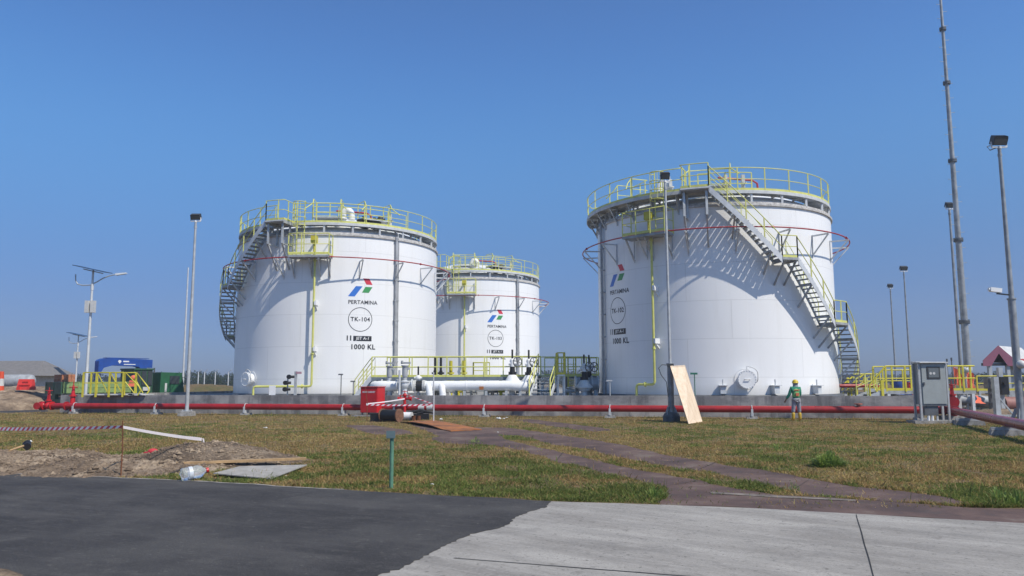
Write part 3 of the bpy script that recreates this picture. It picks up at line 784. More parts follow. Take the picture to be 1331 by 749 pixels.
# dark joints in the apron
jm = paint('joint_filler', (.03, .03, .03), .9, 0, .2)
def groove(name, a, b, w, z=.0125):
    a = Vector((*a, 0)); b = Vector((*b, 0)); d = (b-a).normalized(); q = V(-d.y, d.x, 0); m = MB(); n = max(3, int((b-a).length/.3))
    P = [a+(b-a)*i/n+q*mnoise.noise(V(i*.4, a.x, 1))*.005 for i in range(n+1)]
    for i in range(n):
        w0 = w*(.75+.5*abs(mnoise.noise(V(i*.9, 3, 2)))); w1 = w*(.75+.5*abs(mnoise.noise(V((i+1)*.9, 3, 2))))
        m.poly([P[i]-q*w0+V(0, 0, z), P[i+1]-q*w1+V(0, 0, z), P[i+1]+q*w1+V(0, 0, z), P[i]+q*w0+V(0, 0, z)])
    return tag(m.build(name, jm), kind='structure')
groove('apron_joint', G(1113, 670), G(1138, 760), .0065)
groove('apron_joint', G(590, 727), G(960, 756), .010)
# red-brown slab paths
PA = [G(*p) for p in [(560, 571), (575, 577), (637, 579), (673, 585), (728, 602), (753, 607), (783, 616), (814, 622), (863, 634), (875, 642), (852, 653), (862, 657), (960, 660.4), (1110, 668.4), (1240, 675.9), (1331, 680.9), (1500, 691), (1500, 668), (1331, 662.5), (1266, 659.5), (1174, 654), (1083, 648), (1006, 644), (960, 636), (906, 625), (851, 615), (790, 603), (728, 588), (692, 580), (655, 571), (632, 563), (590, 561)]]
PB = [G(*p) for p in [(600, 556), (640, 566), (676, 567), (722, 579), (759, 584), (814, 597), (860, 606.5), (906, 613), (930, 616), (991, 632), (1031, 639), (1052, 643.5), (1144, 651), (1250, 658), (1262, 655.5), (1236, 648), (1174, 639), (1113, 633), (1052, 623), (991, 611), (960, 608), (930, 602), (863, 591.5), (796, 576), (728, 566), (690, 560), (658, 556)]]
PC = [G(*p) for p in [(670, 546), (700, 552), (731, 556), (771, 562), (800, 560), (783, 556.5), (731, 550), (689, 545)]]
PD = [G(*p) for p in [(446, 553), (470, 561), (490, 565.5), (512, 566), (540, 564), (524, 558.5), (485, 553)]]
PE = [G(*p) for p in [(530, 549.5), (549, 559), (569, 567), (592, 572), (622, 578), (655, 580), (650, 565), (628, 558.5), (590, 553.5), (563, 548)]]
paths = [rough(p, .22, .09, i) for i, p in enumerate((PA, PB, PC, PD, PE))]
for i, p in enumerate(paths): sheet('slab_path', p, .0045+.0006*i, pathm)
# low service road at the far left
SR = [G(-260, 540), G(-20, 537.5), G(62, 535.5), G(62, 532.6), G(0, 533.6), G(-260, 534)]
sheet('service_road', SR, .006, asph)

# ------------------------------------------------------------------ bund wall, raised floor of the compound
def wallY(x): return 43.5-.223*(x+25.7)
wl = V(-25.3, wallY(-25.3), 0); wr = V(17.9, wallY(17.9), 0); wd = (wr-wl).normalized(); wn = V(-wd.y, wd.x, 0)
m = MB(); WT = .98
n = 14
def wallrun(m, a, b, th, h):
    k = max(1, round((b-a).length/3.2)); d = (b-a).normalized(); q = V(-d.y, d.x, 0)
    for i in range(k):
        p0 = a+(b-a)*i/k+d*.004; p1 = a+(b-a)*(i+1)/k-d*.004
        m.hexa([p0, p1, p1+q*th, p0+q*th, p0+V(0, 0, h), p1+V(0, 0, h), p1+q*th+V(0, 0, h), p0+q*th+V(0, 0, h)])
wallrun(m, wl, wr, .2, WT)
back = wr+wn*48; backl = wl+wn*48
wallrun(m, wr, back, .2, WT); wallrun(m, back, backl, .2, WT); wallrun(m, backl, wl+wn*.21, .2, WT)
solo(m, 'bund_wall', concw, 'long low stained concrete wall running across behind the red pipe', 'wall', wl)
fl = MB(); q0 = wl+wn*.2+wd*.02; q1 = wr+wn*.2-wd*.02; q2 = back-wd*.02-wn*.02; q3 = backl+wd*.02-wn*.02
fl.poly([p+V(0, 0, .82) for p in (q0, q1, q2, q3)]); tag(fl.build('compound_floor', paint('floor_concrete', (.30, .295, .28), .9, 0, .3, 1.2, bmp=.4)), kind='structure')

# ------------------------------------------------------------------ red fire main
PZ, PR = .42, .15
def pipeP(x, off=1.2): return V(x, wallY(x)-off, PZ)
def px_on_pipe(px):
    d = ray(px, 530); k = d.x/d.y; Y = (42.3-.223*25.7+.0)/(1+.223*k); return V(k*Y, Y, PZ)
pa = px_on_pipe(86); pb = px_on_pipe(1236)
pd_ = (pb-pa).normalized()
main = thing('fire_main', 'long bright red pipe running along the foot of the concrete wall', 'pipe', (pa.x, pa.y, 0))
mm = MB().cyl(pa, pb, PR, n=20)
for px in (352, 462, 660, 1060, 905): 
    c = px_on_pipe(px); mm.cyl(c-pd_*.012, c+pd_*.012, PR+.012, n=20)
mp_ = mm.build('pipe', red, main)
m = MB()
for px in (548.5, 559.5): c = px_on_pipe(px); m.cyl(c-pd_*.15, c+pd_*.15, PR+.012, n=20)
m.build('sleeve', offw, main)
c = px_on_pipe(1116); m = MB(); m.cyl(c, c+V(0, 0, .25), .08, n=12); m.cyl(c+V(0, 0, .22), c+V(0, 0, .27), .16, n=14); m.build('branch_flange', paint('salmon_paint', (.45, .16, .11), .6), main)
for px in (98, 204, 320, 447, 514, 630, 793, 977, 1195):
    c = px_on_pipe(px); f = V(c.x, c.y, 0)
    m = MB(); M3 = Matrix.Rotation(atan2(pd_.y, pd_.x), 3, 'Z')
    m.box(f+V(0, 0, .05), (.50, .42, .12), M3, .85); ft = m.build('footing', concrete_b, main)
    m = MB()
    m.box(f+V(0, 0, .18), (.12, .30, .16), M3)
    m.tube([c+M3 @ V(0, (PR+.025)*cos(t), (PR+.025)*sin(t)) for t in np.linspace(-.5, pi+.5, 12)], .016, 6)
    m.box(f+M3 @ V(0, -.2, .28), (.09, .03, .30), M3); m.build('saddle', galv_l, main)
# right run, coming towards the camera
ra_ = pb; rb_ = V(11.55, 13.6, PZ)
c1 = at(1331, 553.5, 21.8); rdir = (V(c1.x, c1.y, PZ)-pb).normalized(); rb_ = pb+rdir*22
rrun = thing('fire_main_branch', 'glossy dark red pipe slanting from the corner valve towards the right edge', 'pipe', (pb.x, pb.y, 0))
st_ = pb+rdir*.75
m = MB().cyl(st_, rb_, PR, n=20); m.cyl(st_, st_+rdir*.04, PR+.07, n=20); m.tube([rb_-rdir*.001, rb_+rdir*.15+V(0, 0, -.03), rb_+rdir*.24+V(0, 0, -.12), rb_+rdir*.27+V(0, 0, -.25), rb_+rdir*.27+V(0, 0, -.5)], PR, 20); m.build('pipe', maroon, rrun)
Mr = Matrix.Rotation(atan2(rdir.y, rdir.x), 3, 'Z')
for k in (3.7, 9.5, 15.5):
    c = pb+rdir*k; f = V(c.x, c.y, 0); m = MB(); m.box(f+V(0, 0, .09), (.42, 1.0, .18), Mr, .9); m.build('footing', concrete_b, rrun)
    m = MB(); m.box(f+V(0, 0, .215), (.16, .9, .07), Mr); m.box(f+V(0, 0, .255), (.1, .3, .05), Mr); m.build('cross_bar', galv, rrun)
def wheel(m, c, axis, r, n=16):
    axis = Vector(axis).normalized(); a = axis.orthogonal().normalized(); b = axis.cross(a); c = Vector(c)
    m.tube([c+(a*cos(2*pi*i/n)+b*sin(2*pi*i/n))*r for i in range(n)], r*.11, 6, closed=True)
    for k in range(3):
        t = pi*k/3; m.cyl(c-(a*cos(t)+b*sin(t))*r, c+(a*cos(t)+b*sin(t))*r, r*.07, n=5)
def gate_valve(m, c, d, r=.15, h=.75, wr=.16):
    """body on a pipe with bonnet, yoke and hand wheel"""
    c = Vector(c); d = Vector(d).normalized()
    m.cyl(c-d*.28, c-d*.22, r+.09, n=16); m.cyl(c+d*.22, c+d*.28, r+.09, n=16); m.cyl(c-d*.24, c+d*.24, r*1.05, n=14)
    m.sphere(c, r*1.35, 12, 8); m.cyl(c, c+V(0, 0, r+.14), r*.85, n=12); m.cyl(c+V(0, 0, r+.12), c+V(0, 0, r+.18), r*1.15, n=12)
    m.beam(c+V(.06, 0, r+.16), c+V(.04, 0, h), .04, .05); m.beam(c-V(.06, 0, -r-.16), c-V(.04, 0, -h), .04, .05)
    m.cyl(c+V(0, 0, r), c+V(0, 0, h+.18), .022, n=6); wheel(m, c+V(0, 0, h), (0, 0, 1), wr)
# corner valve
cv = thing('corner_valve', 'red valve and elbow where the two red pipes meet, behind the grey cabinet', 'valve', (pb.x, pb.y, 0))
m = MB(); m.sphere(pb, .19, 14, 10); m.cyl(pb-pd_*.3, pb-pd_*.25, .23, n=18); m.cyl(pb-pd_*.6, pb-pd_*.55, .23, n=18); m.cyl(pb+rdir*.2, pb+rdir*.25, .22, n=18); m.cyl(pb-pd_*.6, pb, .16, n=16); m.cyl(pb, pb+rdir*.75, .16, n=16)
m.cyl(pb+rdir*.68, pb+rdir*.745, .22, n=18); m.build('elbow', red, cv)
m = MB(); gate_valve(m, pb+rdir*.46+V(0, .0, .36), rdir, .13, .7, .16)
m.cyl(pb+rdir*.46, pb+rdir*.46+V(0, 0, .4), .13, n=12); m.build('hand_valve', red, cv)
m = MB(); m.box(V(pb.x+.3, pb.y-.1, .1), (1.5, .7, .2)); m.build('footing', concrete_b, cv)
# end valves at the left of the main
ev = thing('end_valves', 'red valve assembly with two hand wheels at the left end of the red pipe', 'valve', (pa.x, pa.y, 0))
m = MB(); e1 = pa-pd_*1.6
m.cyl(e1, pa, PR, n=18); m.cyl(pa-pd_*.04, pa+pd_*.04, .23, n=18); m.cyl(e1-pd_*.03, e1+pd_*.03, .24, n=18); m.cyl(pa-pd_*.95, pa-pd_*.88, .23, n=18); m.sphere(e1+pd_*.1, .22, 12, 8); m.cyl(e1, e1+V(0, -.4, 0), .12, n=12); m.cyl(e1+V(0, -.36, 0), e1+V(0, -.42, 0), .19, n=14); m.build('end_pipe', red, ev)
m = MB(); gate_valve(m, pa-pd_*1.15, pd_, .14, .82, .17); m.build('hand_valve', red_b, ev)
m = MB(); c = pa+pd_*.05+V(0, .25, 0); m.cyl(c-V(0, .25, 0), c+V(0, .25, .0), .14, n=12); m.cyl(c+V(0, .25, -.3), c+V(0, .25, .6), .15, .12, n=14); m.cyl(c+V(0, .25, .5), c+V(0, .25, .56), .2, n=14); m.cyl(c+V(0, .25, .56), c+V(0, .25, 1.1), .11, .05, n=10); m.cyl(c+V(0, .25, 1.1), c+V(0, .25, 1.3), .025, n=6); wheel(m, c+V(0, .25, 1.0), (0, 0, 1), .2); m.build('hand_valve', red_b, ev)
# hydrant in the middle of the main
hx = px_on_pipe(527)+V(0, -.28, 0); hy = thing('hydrant', 'small red hydrant with outlets, between the red box and the cable drums', 'hydrant', (hx.x, hx.y, 0))
m = MB(); m.cyl(V(hx.x, hx.y, .0), V(hx.x, hx.y, 1.0), .07, n=12); m.cyl(V(hx.x, hx.y, .35), V(hx.x, hx.y+.25, .42), .07, n=10); m.sphere((hx.x, hx.y, 1.02), .1, 12, 8); m.build('riser', red_b, hy)
for s in (-1, 1):
    m = MB(); m.cyl(V(hx.x, hx.y, .85), V(hx.x+s*.26, hx.y-.05, .85), .06, n=10); m.cyl(V(hx.x+s*.24, hx.y-.05, .85), V(hx.x+s*.34, hx.y-.06, .85), .10, n=12); m.cyl(V(hx.x+s*.2, hx.y-.05, .85), V(hx.x+s*.2, hx.y-.05, 1.02), .025, n=6); wheel(m, (hx.x+s*.2, hx.y-.05, 1.02), (0, 0, 1), .1); m.build('outlet', red_b, hy)
m = MB(); wheel(m, (hx.x, hx.y, 1.2), (0, 0, 1), .12); m.cyl(V(hx.x, hx.y, 1), V(hx.x, hx.y, 1.24), .02, n=6); m.build('hand_wheel', red_b, hy)

# ------------------------------------------------------------------ red hose box
hb = gnd(479, 541.5); HBW, HBD = .93, .72
box = thing('hose_box', 'bright red steel hose box on short legs in front of the red pipe', 'box', (hb.x, hb.y, 0), rz=R(-21), local=True)
m = MB(); zb, zt = .18, 1.40
m.box((0, HBD/2, (zb+zt)/2), (HBW, HBD, zt-zb)); m.box((0, HBD/2-.01, zt+.02), (HBW+.06, HBD+.08, .035)); m.build('body', red_b, box)
m = MB(); m.box((0, -.012, (zb+zt)/2), (HBW-.07, .02, zt-zb-.07)); m.cyl((HBW/2-.12, -.022, .78), (HBW/2-.12, -.06, .78), .02, n=8)
for z in (.45, 1.15): m.cyl((-HBW/2+.03, -.02, z-.06), (-HBW/2+.03, -.02, z+.06), .015, n=8)
dr = m.build('door', red_b, box)
text_mb('HOSE CABINET', .105, lambda u, v: V(u, -.026, 1.17+v), .003).build('lettering', whitep, dr)
for x in (-HBW/2+.08, HBW/2-.08):
    for y in (.07, HBD-.07): MB().box((x, y, .10), (.06, .06, .18)).build('leg', steel_d, box)
MB().box((-.1, .15, .03), (1.35, 1.0, .07)).build('base_slab', concrete_b, box)

# ------------------------------------------------------------------ cable drums and scraps in front of it
def drum(name, label, cat, px0, px1, pybot, r, rf, matc, matf, yaw, group=None):
    a = gnd((px0+px1)/2, pybot); L = abs(at(px1, 540, a.y).x-at(px0, 540, a.y).x)
    t = thing(name, label, cat, (a.x, a.y, 0), group, rz=R(yaw), local=True)
    m = MB(); n = 40
    pr = []
    k = 16
    for i in range(k+1):
        x = -L/2+L*i/k; pr.append((r+(.008 if i % 2 else -.004), x))
    m.tube([V(x, 0, rf) for _, x in pr], [q for q, _ in pr], n); m.build('coil', matc, t)
    for s in (-1, 1):
        m = MB(); m.cyl((s*L/2, 0, rf), (s*(L/2+.045), 0, rf), rf, n=36); m.cyl((s*(L/2+.045), 0, rf), (s*(L/2+.055), 0, rf), rf*.3, n=16)
        for q in range(4): m.cyl((s*(L/2+.04), rf*.6*cos(q*pi/2+.3), rf+rf*.6*sin(q*pi/2+.3)), (s*(L/2+.06), rf*.6*cos(q*pi/2+.3), rf+rf*.6*sin(q*pi/2+.3)), .018, n=6)
        m.build('flange', matf, t)
    return t
drum('cable_drum', 'wooden drum wound with black cable, lying on its side beside the red box', 'cable drum', 495, 521, 548.6, .235, .275, blackp, brown, -30)
drum('cable_reel', 'small reel of white cable lying against the brown drum flange', 'cable reel', 524.5, 534.5, 546.6, .17, .18, whitep, paint('white_reel', (.6, .6, .58), .6), -12)
a = gnd(487, 548.3)
m = MB(); m.box((a.x, a.y+.2, .17), (.38, .36, .34), None, 1.06); m.box((a.x, a.y+.2, .342), (.43, .41, .03)); solo(m, 'black_crate', blackp, 'black plastic crate left of the cable drum', 'crate', (a.x, a.y, 0))
for px, w in ((537.5, 'rusty tin can nearest the white reel'), (544, 'rusty tin can farther right of the white reel')):
    a = gnd(px, 547); m = MB(); m.tube([V(a.x, a.y, 0), V(a.x, a.y, .2), V(a.x, a.y, .21), V(a.x, a.y, .21), V(a.x, a.y, .02)], [.10, .095, .105, .085, .08], 18, caps=True)
    solo(m, 'tin_can', rust, w, 'can', (a.x, a.y, 0), 'rusty cans by the drums')
a = gnd(543, 546.2); m = MB()
for i, (dx, dz) in enumerate(((-.2, .0), (.05, .05), (.28, .0))):
    m.tube([V(a.x+dx-.35, a.y+.25, .27+dz), V(a.x+dx, a.y+.3, .36+dz), V(a.x+dx+.4, a.y+.25, .29+dz)], [.05, .07, .03], 10)
m.box((a.x, a.y+.35, .13), (.9, .3, .26)); solo(m, 'black_sheeting', blackp, 'bundle of black sheeting piled behind the rusty cans', 'sheeting', (a.x, a.y, 0))
# rusty steel plate propped above the slab
P = [gnd(520, 549.5), gnd(563, 547.5), gnd(592, 553.8), gnd(626, 559.3), gnd(586, 561.5), gnd(556, 557.5)]
hz = [.03, .04, .10, .03, .14, .22]
m = MB(); k = 8; grid = []
A, B, C_, D_ = P[0], P[1], P[3], P[4]
for i in range(k+1):
    row = []
    for j in range(k+1):
        u, v = i/k, j/k; p = (A*(1-u)+D_*u)*(1-v)+(B*(1-u)+C_*u)*v
        z = .04+.09*sin(pi*min(1, u*1.1))*(1-v*.75)+.04*mnoise.noise(V(u*3, v*3, 2)); row.append(V(p.x, p.y, z))
    grid.append(row)
for i in range(k):
    for j in range(k):
        m.poly([grid[i][j], grid[i+1][j], grid[i+1][j+1], grid[i][j+1]], True); m.poly([grid[i][j+1]-V(0, 0, .03), grid[i+1][j+1]-V(0, 0, .03), grid[i+1][j]-V(0, 0, .03), grid[i][j]-V(0, 0, .03)], True)
for i in range(k):
    for q in (0, k):
        m.poly([grid[i][q], grid[i+1][q], grid[i+1][q]-V(0, 0, .03), grid[i][q]-V(0, 0, .03)]); m.poly([grid[q][i], grid[q][i+1], grid[q][i+1]-V(0, 0, .03), grid[q][i]-V(0, 0, .03)])
solo(m, 'steel_plate', rust_o, 'buckled rusty orange steel plate lying on the slabs, dark gap under its near edge', 'plate', P[0])

# ------------------------------------------------------------------ barrier tape and stakes
def stake(px, py0, py1, mat, label, cat='stake', r=.012, lean=0, dirt=0):
    a = gnd(px, py0, dirt); t = at(px+lean, py1, a.y)
    m = MB().tube([V(a.x, a.y, dirt-.05), V(a.x+.004, a.y, t.z*.5), V(t.x, a.y, t.z)], [r, r*.95, r*.9], 7)
    for z in np.arange(.1, t.z, .09): m.cyl(V(a.x+(t.x-a.x)*z/t.z, a.y, z), V(a.x+(t.x-a.x)*z/t.z, a.y, z+.012), r*1.22, n=7)
    return solo(m, 'stake', mat, label, cat, (a.x, a.y, dirt)), V(t.x, a.y, t.z)
s1, t1_ = stake(157, 619.5, 547, rust, 'tall thin rusty rod standing at the asphalt edge on the left', lean=2.5)
s2, t2_ = stake(261.5, 596, 570, paint('pale_stake', (.4, .36, .3), .8, 0, .4), 'short stake standing in the soil heap with tape tied to its top', r=.018, lean=1)
s3, t3_ = stake(477, 547.5, 503, rust, 'thin rod leaning in front of the red hose box', lean=-2)
s4, t4_ = stake(563.5, 548.5, 484, galv_l, 'grey rod with rusty foot standing right of the cable drums, tape tied to it', r=.028)
def tape(name, label, P0, P1, sag, w0, w1, stripes, group='barrier tapes'):
    P0 = Vector(P0); P1 = Vector(P1); L = (P1-P0).length; n = 60; m = MB(); d = (P1-P0).normalized()
    def pt(t, v):
        c = P0+(P1-P0)*t; tw = .5+.9*mnoise.noise(V(t*5, L, 1)); w = w0+(w1-w0)*t
        return c+V(0, 0, -sag*4*t*(1-t))+V(0, sin(tw)*w*.4, cos(tw*.7)*w)*v
    if stripes:
        k = int(L/.12)
        for i in range(k):
            m.m = i % 2
            for j in range(4):
                v0, v1 = -.5+j/4, -.5+(j+1)/4; sh = .12/L*.8
                a, b = i/k, (i+1)/k
                q = [pt(min(1, max(0, a+v0*sh)), v0), pt(min(1, max(0, b+v0*sh)), v0), pt(min(1, max(0, b+v1*sh)), v1), pt(min(1, max(0, a+v1*sh)), v1)]
                m.poly(q)
    else:
        for i in range(n): m.poly([pt(i/n, -.5), pt((i+1)/n, -.5), pt((i+1)/n, .5), pt(i/n, .5)], True)
    o = m.build(name, [paint('tape_white', (.80, .74, .74), .4, 0, .05), paint('tape_red', (.62, .03, .06), .4, 0, .05)])
    L0 = Vector(P0)
    for v in o.data.vertices: v.co -= L0
    o.location = L0; tag(o, label, 'barrier tape', group); ORG[o.name] = tuple(L0); return o
pL = at(-60, 556.5, 19.5); tp = at(159, 555, t1_.y)
tape('barrier_tape', 'red and white striped tape stretched from the left edge to the tall rusty rod', pL, tp, .03, .095, .05, True)
tape('barrier_tape', 'plain white tape stretched from the tall rusty rod to the short stake on the heap', tp, t2_+V(0, 0, -.02), .02, .05, .075, False)
tape('barrier_tape', 'white tape tied across the front of the red hose box', at(476, 525, t3_.y), at(526, 518.5, t3_.y+.3), .02, .05, .06, False)
tape('barrier_tape', 'red and white striped tape hanging between the two rods around the cable drums', at(476, 526, t3_.y), at(563, 526, t4_.y), .03, .07, .07, True)
tape('barrier_tape', 'pinkish tape running down from the hydrant to the grey rod', at(533, 514, t4_.y+.5), at(563, 525, t4_.y), .02, .04, .05, True)
# tape tail hanging on short stake
m = MB(); P_ = [t2_+V(.02, -.02, 0), t2_+V(.05, -.03, -.1), t2_+V(.02, -.03, -.2), t2_+V(.04, -.03, -.32)]
for a, b in zip(P_[:-1], P_[1:]): m.poly([a, a+V(.03, 0, 0), b+V(.03, 0, 0), b])
solo(m, 'tape_tail', paint('tape_white', (0, 0, 0)), 'twisted loose tail of white tape dangling from the short stake', 'barrier tape', P_[0])

# ------------------------------------------------------------------ sign posts
def signpost(px, py0, py1, w, h, label, z0=0, Y=None, mat=None, r=.03, headmat=None):
    a = gnd(px, py0, z0) if Y is None else at(px, py0, Y); a = V(a.x, a.y, z0)
    t = at(px, py1, a.y)
    o = thing('marker_post', label, 'marker post', tuple(a))
    MB().cyl((a.x, a.y, z0), (a.x, a.y, t.z-h*.3), r, n=12).build('post', mat or postgreen, o)
    m = MB(); m.box((a.x-w*.1, a.y-r-.012, t.z-h/2), (w, .02, h)); m.box((a.x-w*.1, a.y-r+.0, t.z-h/2), (w*.6, .02, h*.5)); m.build('plate', headmat or steel_d, o)
    return o
signpost(508.5, 636, 560, .14, .115, 'green marker post with a small grey plate standing in the near grass', r=.032, headmat=paint('plate_greygreen', (.13, .19, .20), .5))
Yc = 37.0
signpost(903.5, 515, 484.5, .34, .09, 'thin green sign post between the leaning board and the manhole of the right tank', z0=.82, Y=36.6, r=.022, mat=paint('deep_green', (.02, .16, .10), .5), headmat=paint('deep_green', (0, 0, 0)))
signpost(443, 513, 486, .25, .07, 'taller black headed marker post below the lettering of the left tank', z0=.82, Y=40.8, r=.025, mat=steel_d)
signpost(459, 513, 495, .25, .07, 'shorter black headed marker post below the lettering of the left tank', z0=.82, Y=40.8, r=.025, mat=steel_d)
signpost(793, 513, 494, .3, .07, 'grey marker with a tilted plate at the left foot of the right tank', z0=.82, Y=38.5, r=.025, mat=galv, headmat=galv)
# pale dusty lip along the asphalt edge
m = MB()
for a, b in zip(er[:-1], er[1:]):
    if a[0] > gnd(430, 637).x: break
    w0 = .035+.03*abs(mnoise.noise(V(a[0]*2, a[1], 5))); w1 = .035+.03*abs(mnoise.noise(V(b[0]*2, b[1], 5)))
    m.poly([(a[0], a[1]-.03, .0165), (b[0], b[1]-.03, .0165), (b[0], b[1]+w1, .0165), (a[0], a[1]+w0, .0165)])
tag(m.build('road_edge', paint('dusty_edge', (.36, .34, .31), .9, 0, .5, 5)), kind='structure')
# pale broken strip and cracks in the slabs
ps = openrough([G(922, 640), G(965, 642.5), G(1010, 645), G(1060, 648), G(1112, 650.5)], .15, .03, 12)
ps2 = openrough([G(1112, 652.3), G(1060, 650), G(1010, 647.6), G(965, 644.8), G(925, 642.8)], .15, .03, 14)
sheet('slab_strip', ps+ps2, .0115, paint('pale_strip', (.26, .22, .19), .9, 0, .6, 4))
for k, (a, b) in enumerate((((753, 583), (800, 589)), ((792, 577.5), (758, 583.5)), ((905, 612), (930, 602)), ((1052, 624), (1030, 638)), ((722, 601), (732, 588)), ((860, 633), (905, 626)), ((655, 580), (690, 581)))):
    groove('slab_crack', G(*a), G(*b), .007 if k % 2 else .012, .0105)
# ------------------------------------------------------------------ pipework and access platform between the tanks
FZ = .82
PY = 41.2
def X(px, py, Y): return at(px, py, Y).x
def Zp(py, Y, px=620): return at(px, py, Y).z
zc = Zp(501.5, PY); xr0 = X(484, 501, PY); xr1 = X(664, 501, PY); xr2 = X(689, 501, PY)
pl = thing('white_pipeline', 'fat white pipeline running left to right behind the wall under the yellow rails', 'pipe', (xr0, PY, FZ))
rp = .26
m = MB(); m.tube([V(xr0, PY+.9, zc), V(xr0+.05, PY+.35, zc), V(xr0+.3, PY+.05, zc), V(xr0+.6, PY, zc), V(xr1, PY, zc), V(xr1+.35, PY-.05, zc-.04), V(xr2, PY-.05, zc-.06)], rp, 22)
for px in (513, 533, 606): c = X(px, 501, PY); m.cyl((c-.02, PY, zc), (c+.02, PY, zc), rp+.015, n=22)
m.build('pipe', whitep, pl)
for px in (539, 551, 688):
    c = X(px, 501, PY); m = MB(); fr_ = rp+(.09 if px > 600 else .045); m.cyl((c-.06, PY, zc), (c-.01, PY, zc), fr_, n=22); m.cyl((c+.01, PY, zc), (c+.06, PY, zc), fr_, n=22)
    for i in range(14): t = 2*pi*i/14; m.cyl((c-.09, PY+(fr_-.02)*cos(t), zc+(fr_-.02)*sin(t)), (c+.09, PY+(fr_-.02)*cos(t), zc+(fr_-.02)*sin(t)), .014, n=5)
    m.build('flange', offw if px != 545 else blackp, pl)
c = X(545, 501, PY); MB().cyl((c-.16, PY, zc), (c+.16, PY, zc), rp+.02, n=20).build('black_joint', blackp, pl)
for px in (499, 523, 578, 604, 632, 658, 676):
    c = X(px, 501, PY); m = MB(); m.box((c, PY, (FZ+zc-rp)/2), (.14, .5, zc-rp-FZ)); m.box((c, PY, FZ+.03), (.4, .6, .05)); m.build('support', galv, pl)
# down bends (the pale loops under the pipe)
for px in (557, 574):
    c = X(px, 501, PY); m = MB(); m.tube([V(c, PY-.15, zc), V(c+.05, PY-.3, zc-.12), V(c+.1, PY-.36, FZ+.2), V(c+.1, PY-.36, FZ)], .17, 14); m.cyl((c+.1, PY-.36, FZ), (c+.1, PY-.36, FZ+.06), .27, n=16); m.build('down_bend', whitep, pl)
c = X(626, 504, PY); MB().box((c, PY-rp-.03, zc-.12), (.22, .06, .16)).build('rust_patch_cover', rust_o, pl)
# inlet valves with tall stems
def stem_valve(px, ybot, ytop, Y, kind, label):
    c = X(px, ybot, Y); zt = Zp(ytop, Y, px); zb = FZ
    o = thing('motor_valve' if kind != 'grey' else 'grey_valve', label, 'valve', (c, Y, zb), 'upright valves on the pipework')
    if kind == 'grey':
        zz = zt-.0
        m = MB(); m.cyl((c, Y, zb), (c, Y, zb+.1), .3, n=18); m.cyl((c, Y, zb+.1), (c, Y, zz-1.35), .17, n=16); m.sphere((c, Y, zz-1.25), .27, 14, 9); m.cyl((c, Y, zz-1.12), (c, Y, zz-1.05), .30, n=18); m.cyl((c-.42, Y, zz-1.25), (c-.36, Y, zz-1.25), .3, n=18); m.cyl((c+.36, Y, zz-1.25), (c+.42, Y, zz-1.25), .3, n=18); m.cyl((c-.4, Y, zz-1.25), (c+.4, Y, zz-1.25), .18, n=14); m.build('body', galv_l, o)
        m = MB(); m.cyl((c, Y, zz-1.05), (c, Y, zz-.8), .13, .11, n=14); m.cyl((c, Y, zz-.82), (c, Y, zz-.28), .15, n=14); m.cyl((c, Y, zz-.28), (c, Y, zz-.22), .20, n=14); m.box((c+.04, Y-.02, zz-.1), (.5, .16, .1)); m.cyl((c-.14, Y-.1, zz-.1), (c-.14, Y-.1, zz+.02), .06, n=10); m.cyl((c+.2, Y-.1, zz-.4), (c+.2, Y+.1, zz-.4), .07, n=10); m.build('actuator', galv, o)
    else:
        m = MB(); m.cyl((c, Y, zb), (c, Y, zt-1.95), .18, n=16); m.lathe([(.30, zt-1.95), (.42, zt-1.75), (.42, zt-1.68), (.30, zt-1.52), (.20, zt-1.36), (0, zt-1.36)], 20, c=(c, Y, 0)); m.cyl((c, Y, zt-1.78), (c, Y, zt-1.70), .48, n=20); m.build('body', whitep if kind == 'white' else galv_l, o)
        m = MB(); m.cyl((c, Y, zt-1.38), (c, Y, zt-.92), .16, .13, n=14); m.box((c, Y, zt-1.28), (.42, .2, .16)); m.build('gearbox', blackp, o)
        m = MB(); m.cyl((c, Y, zt-.92), (c, Y, zt-.58), .14, n=14); m.cyl((c-.2, Y, zt-.75), (c+.22, Y, zt-.75), .11, n=12); m.sphere((c, Y, zt-.6), .13, 12, 8); m.build('actuator', whitep if kind == 'white' else galv_l, o)
        m = MB(); wheel(m, (c+.28, Y-.02, zt-.66), (.5, -1, 0), .25, 18); m.build('hand_wheel', steel_d, o)
        MB().cyl((c, Y, zt-.6), (c, Y, zt), .05, n=10).build('stem_cover', blackp, o)
    return o
stem_valve(506, 505, 470, PY+.2, 'grey', 'grey upright valve, leftmost on the white pipeline')
stem_valve(526, 508, 469.5, PY-.35, 'grey', 'grey upright valve with round body in front of the white pipeline')
stem_valve(666, 497, 454.5, PY+.5, 'white', 'white valve with black stem at the right part of the pipeline, left of the pair')
stem_valve(687.5, 497, 455, PY+.5, 'white', 'white valve with black stem beside the stair, right of the pair')
stem_valve(759.5, 505, 461, 41.5, 'grey2', 'dull valve with black stem, left of the two near the right tank')
stem_valve(766, 505, 461.5, 42.3, 'grey2', 'dull valve with black stem, nearest the edge of the right tank')
# short stem behind pipe at 545
c = X(543.5, 500, PY+.3); o = thing('stem_valve', 'small white valve with a thin black stem above the black joint of the pipeline', 'valve', (c, PY+.3, FZ))
m = MB(); m.cyl((c, PY+.3, FZ), (c, PY+.3, zc+.45), .09, n=10); m.sphere((c, PY+.3, zc+.42), .16, 12, 8); m.cyl((c-.2, PY+.3, zc+.42), (c+.2, PY+.3, zc+.42), .07, n=8); m.build('body', whitep, o)
MB().cyl((c, PY+.3, zc+.5), (c, PY+.3, Zp(476, PY)), .045, n=8).build('stem_cover', blackp, o)
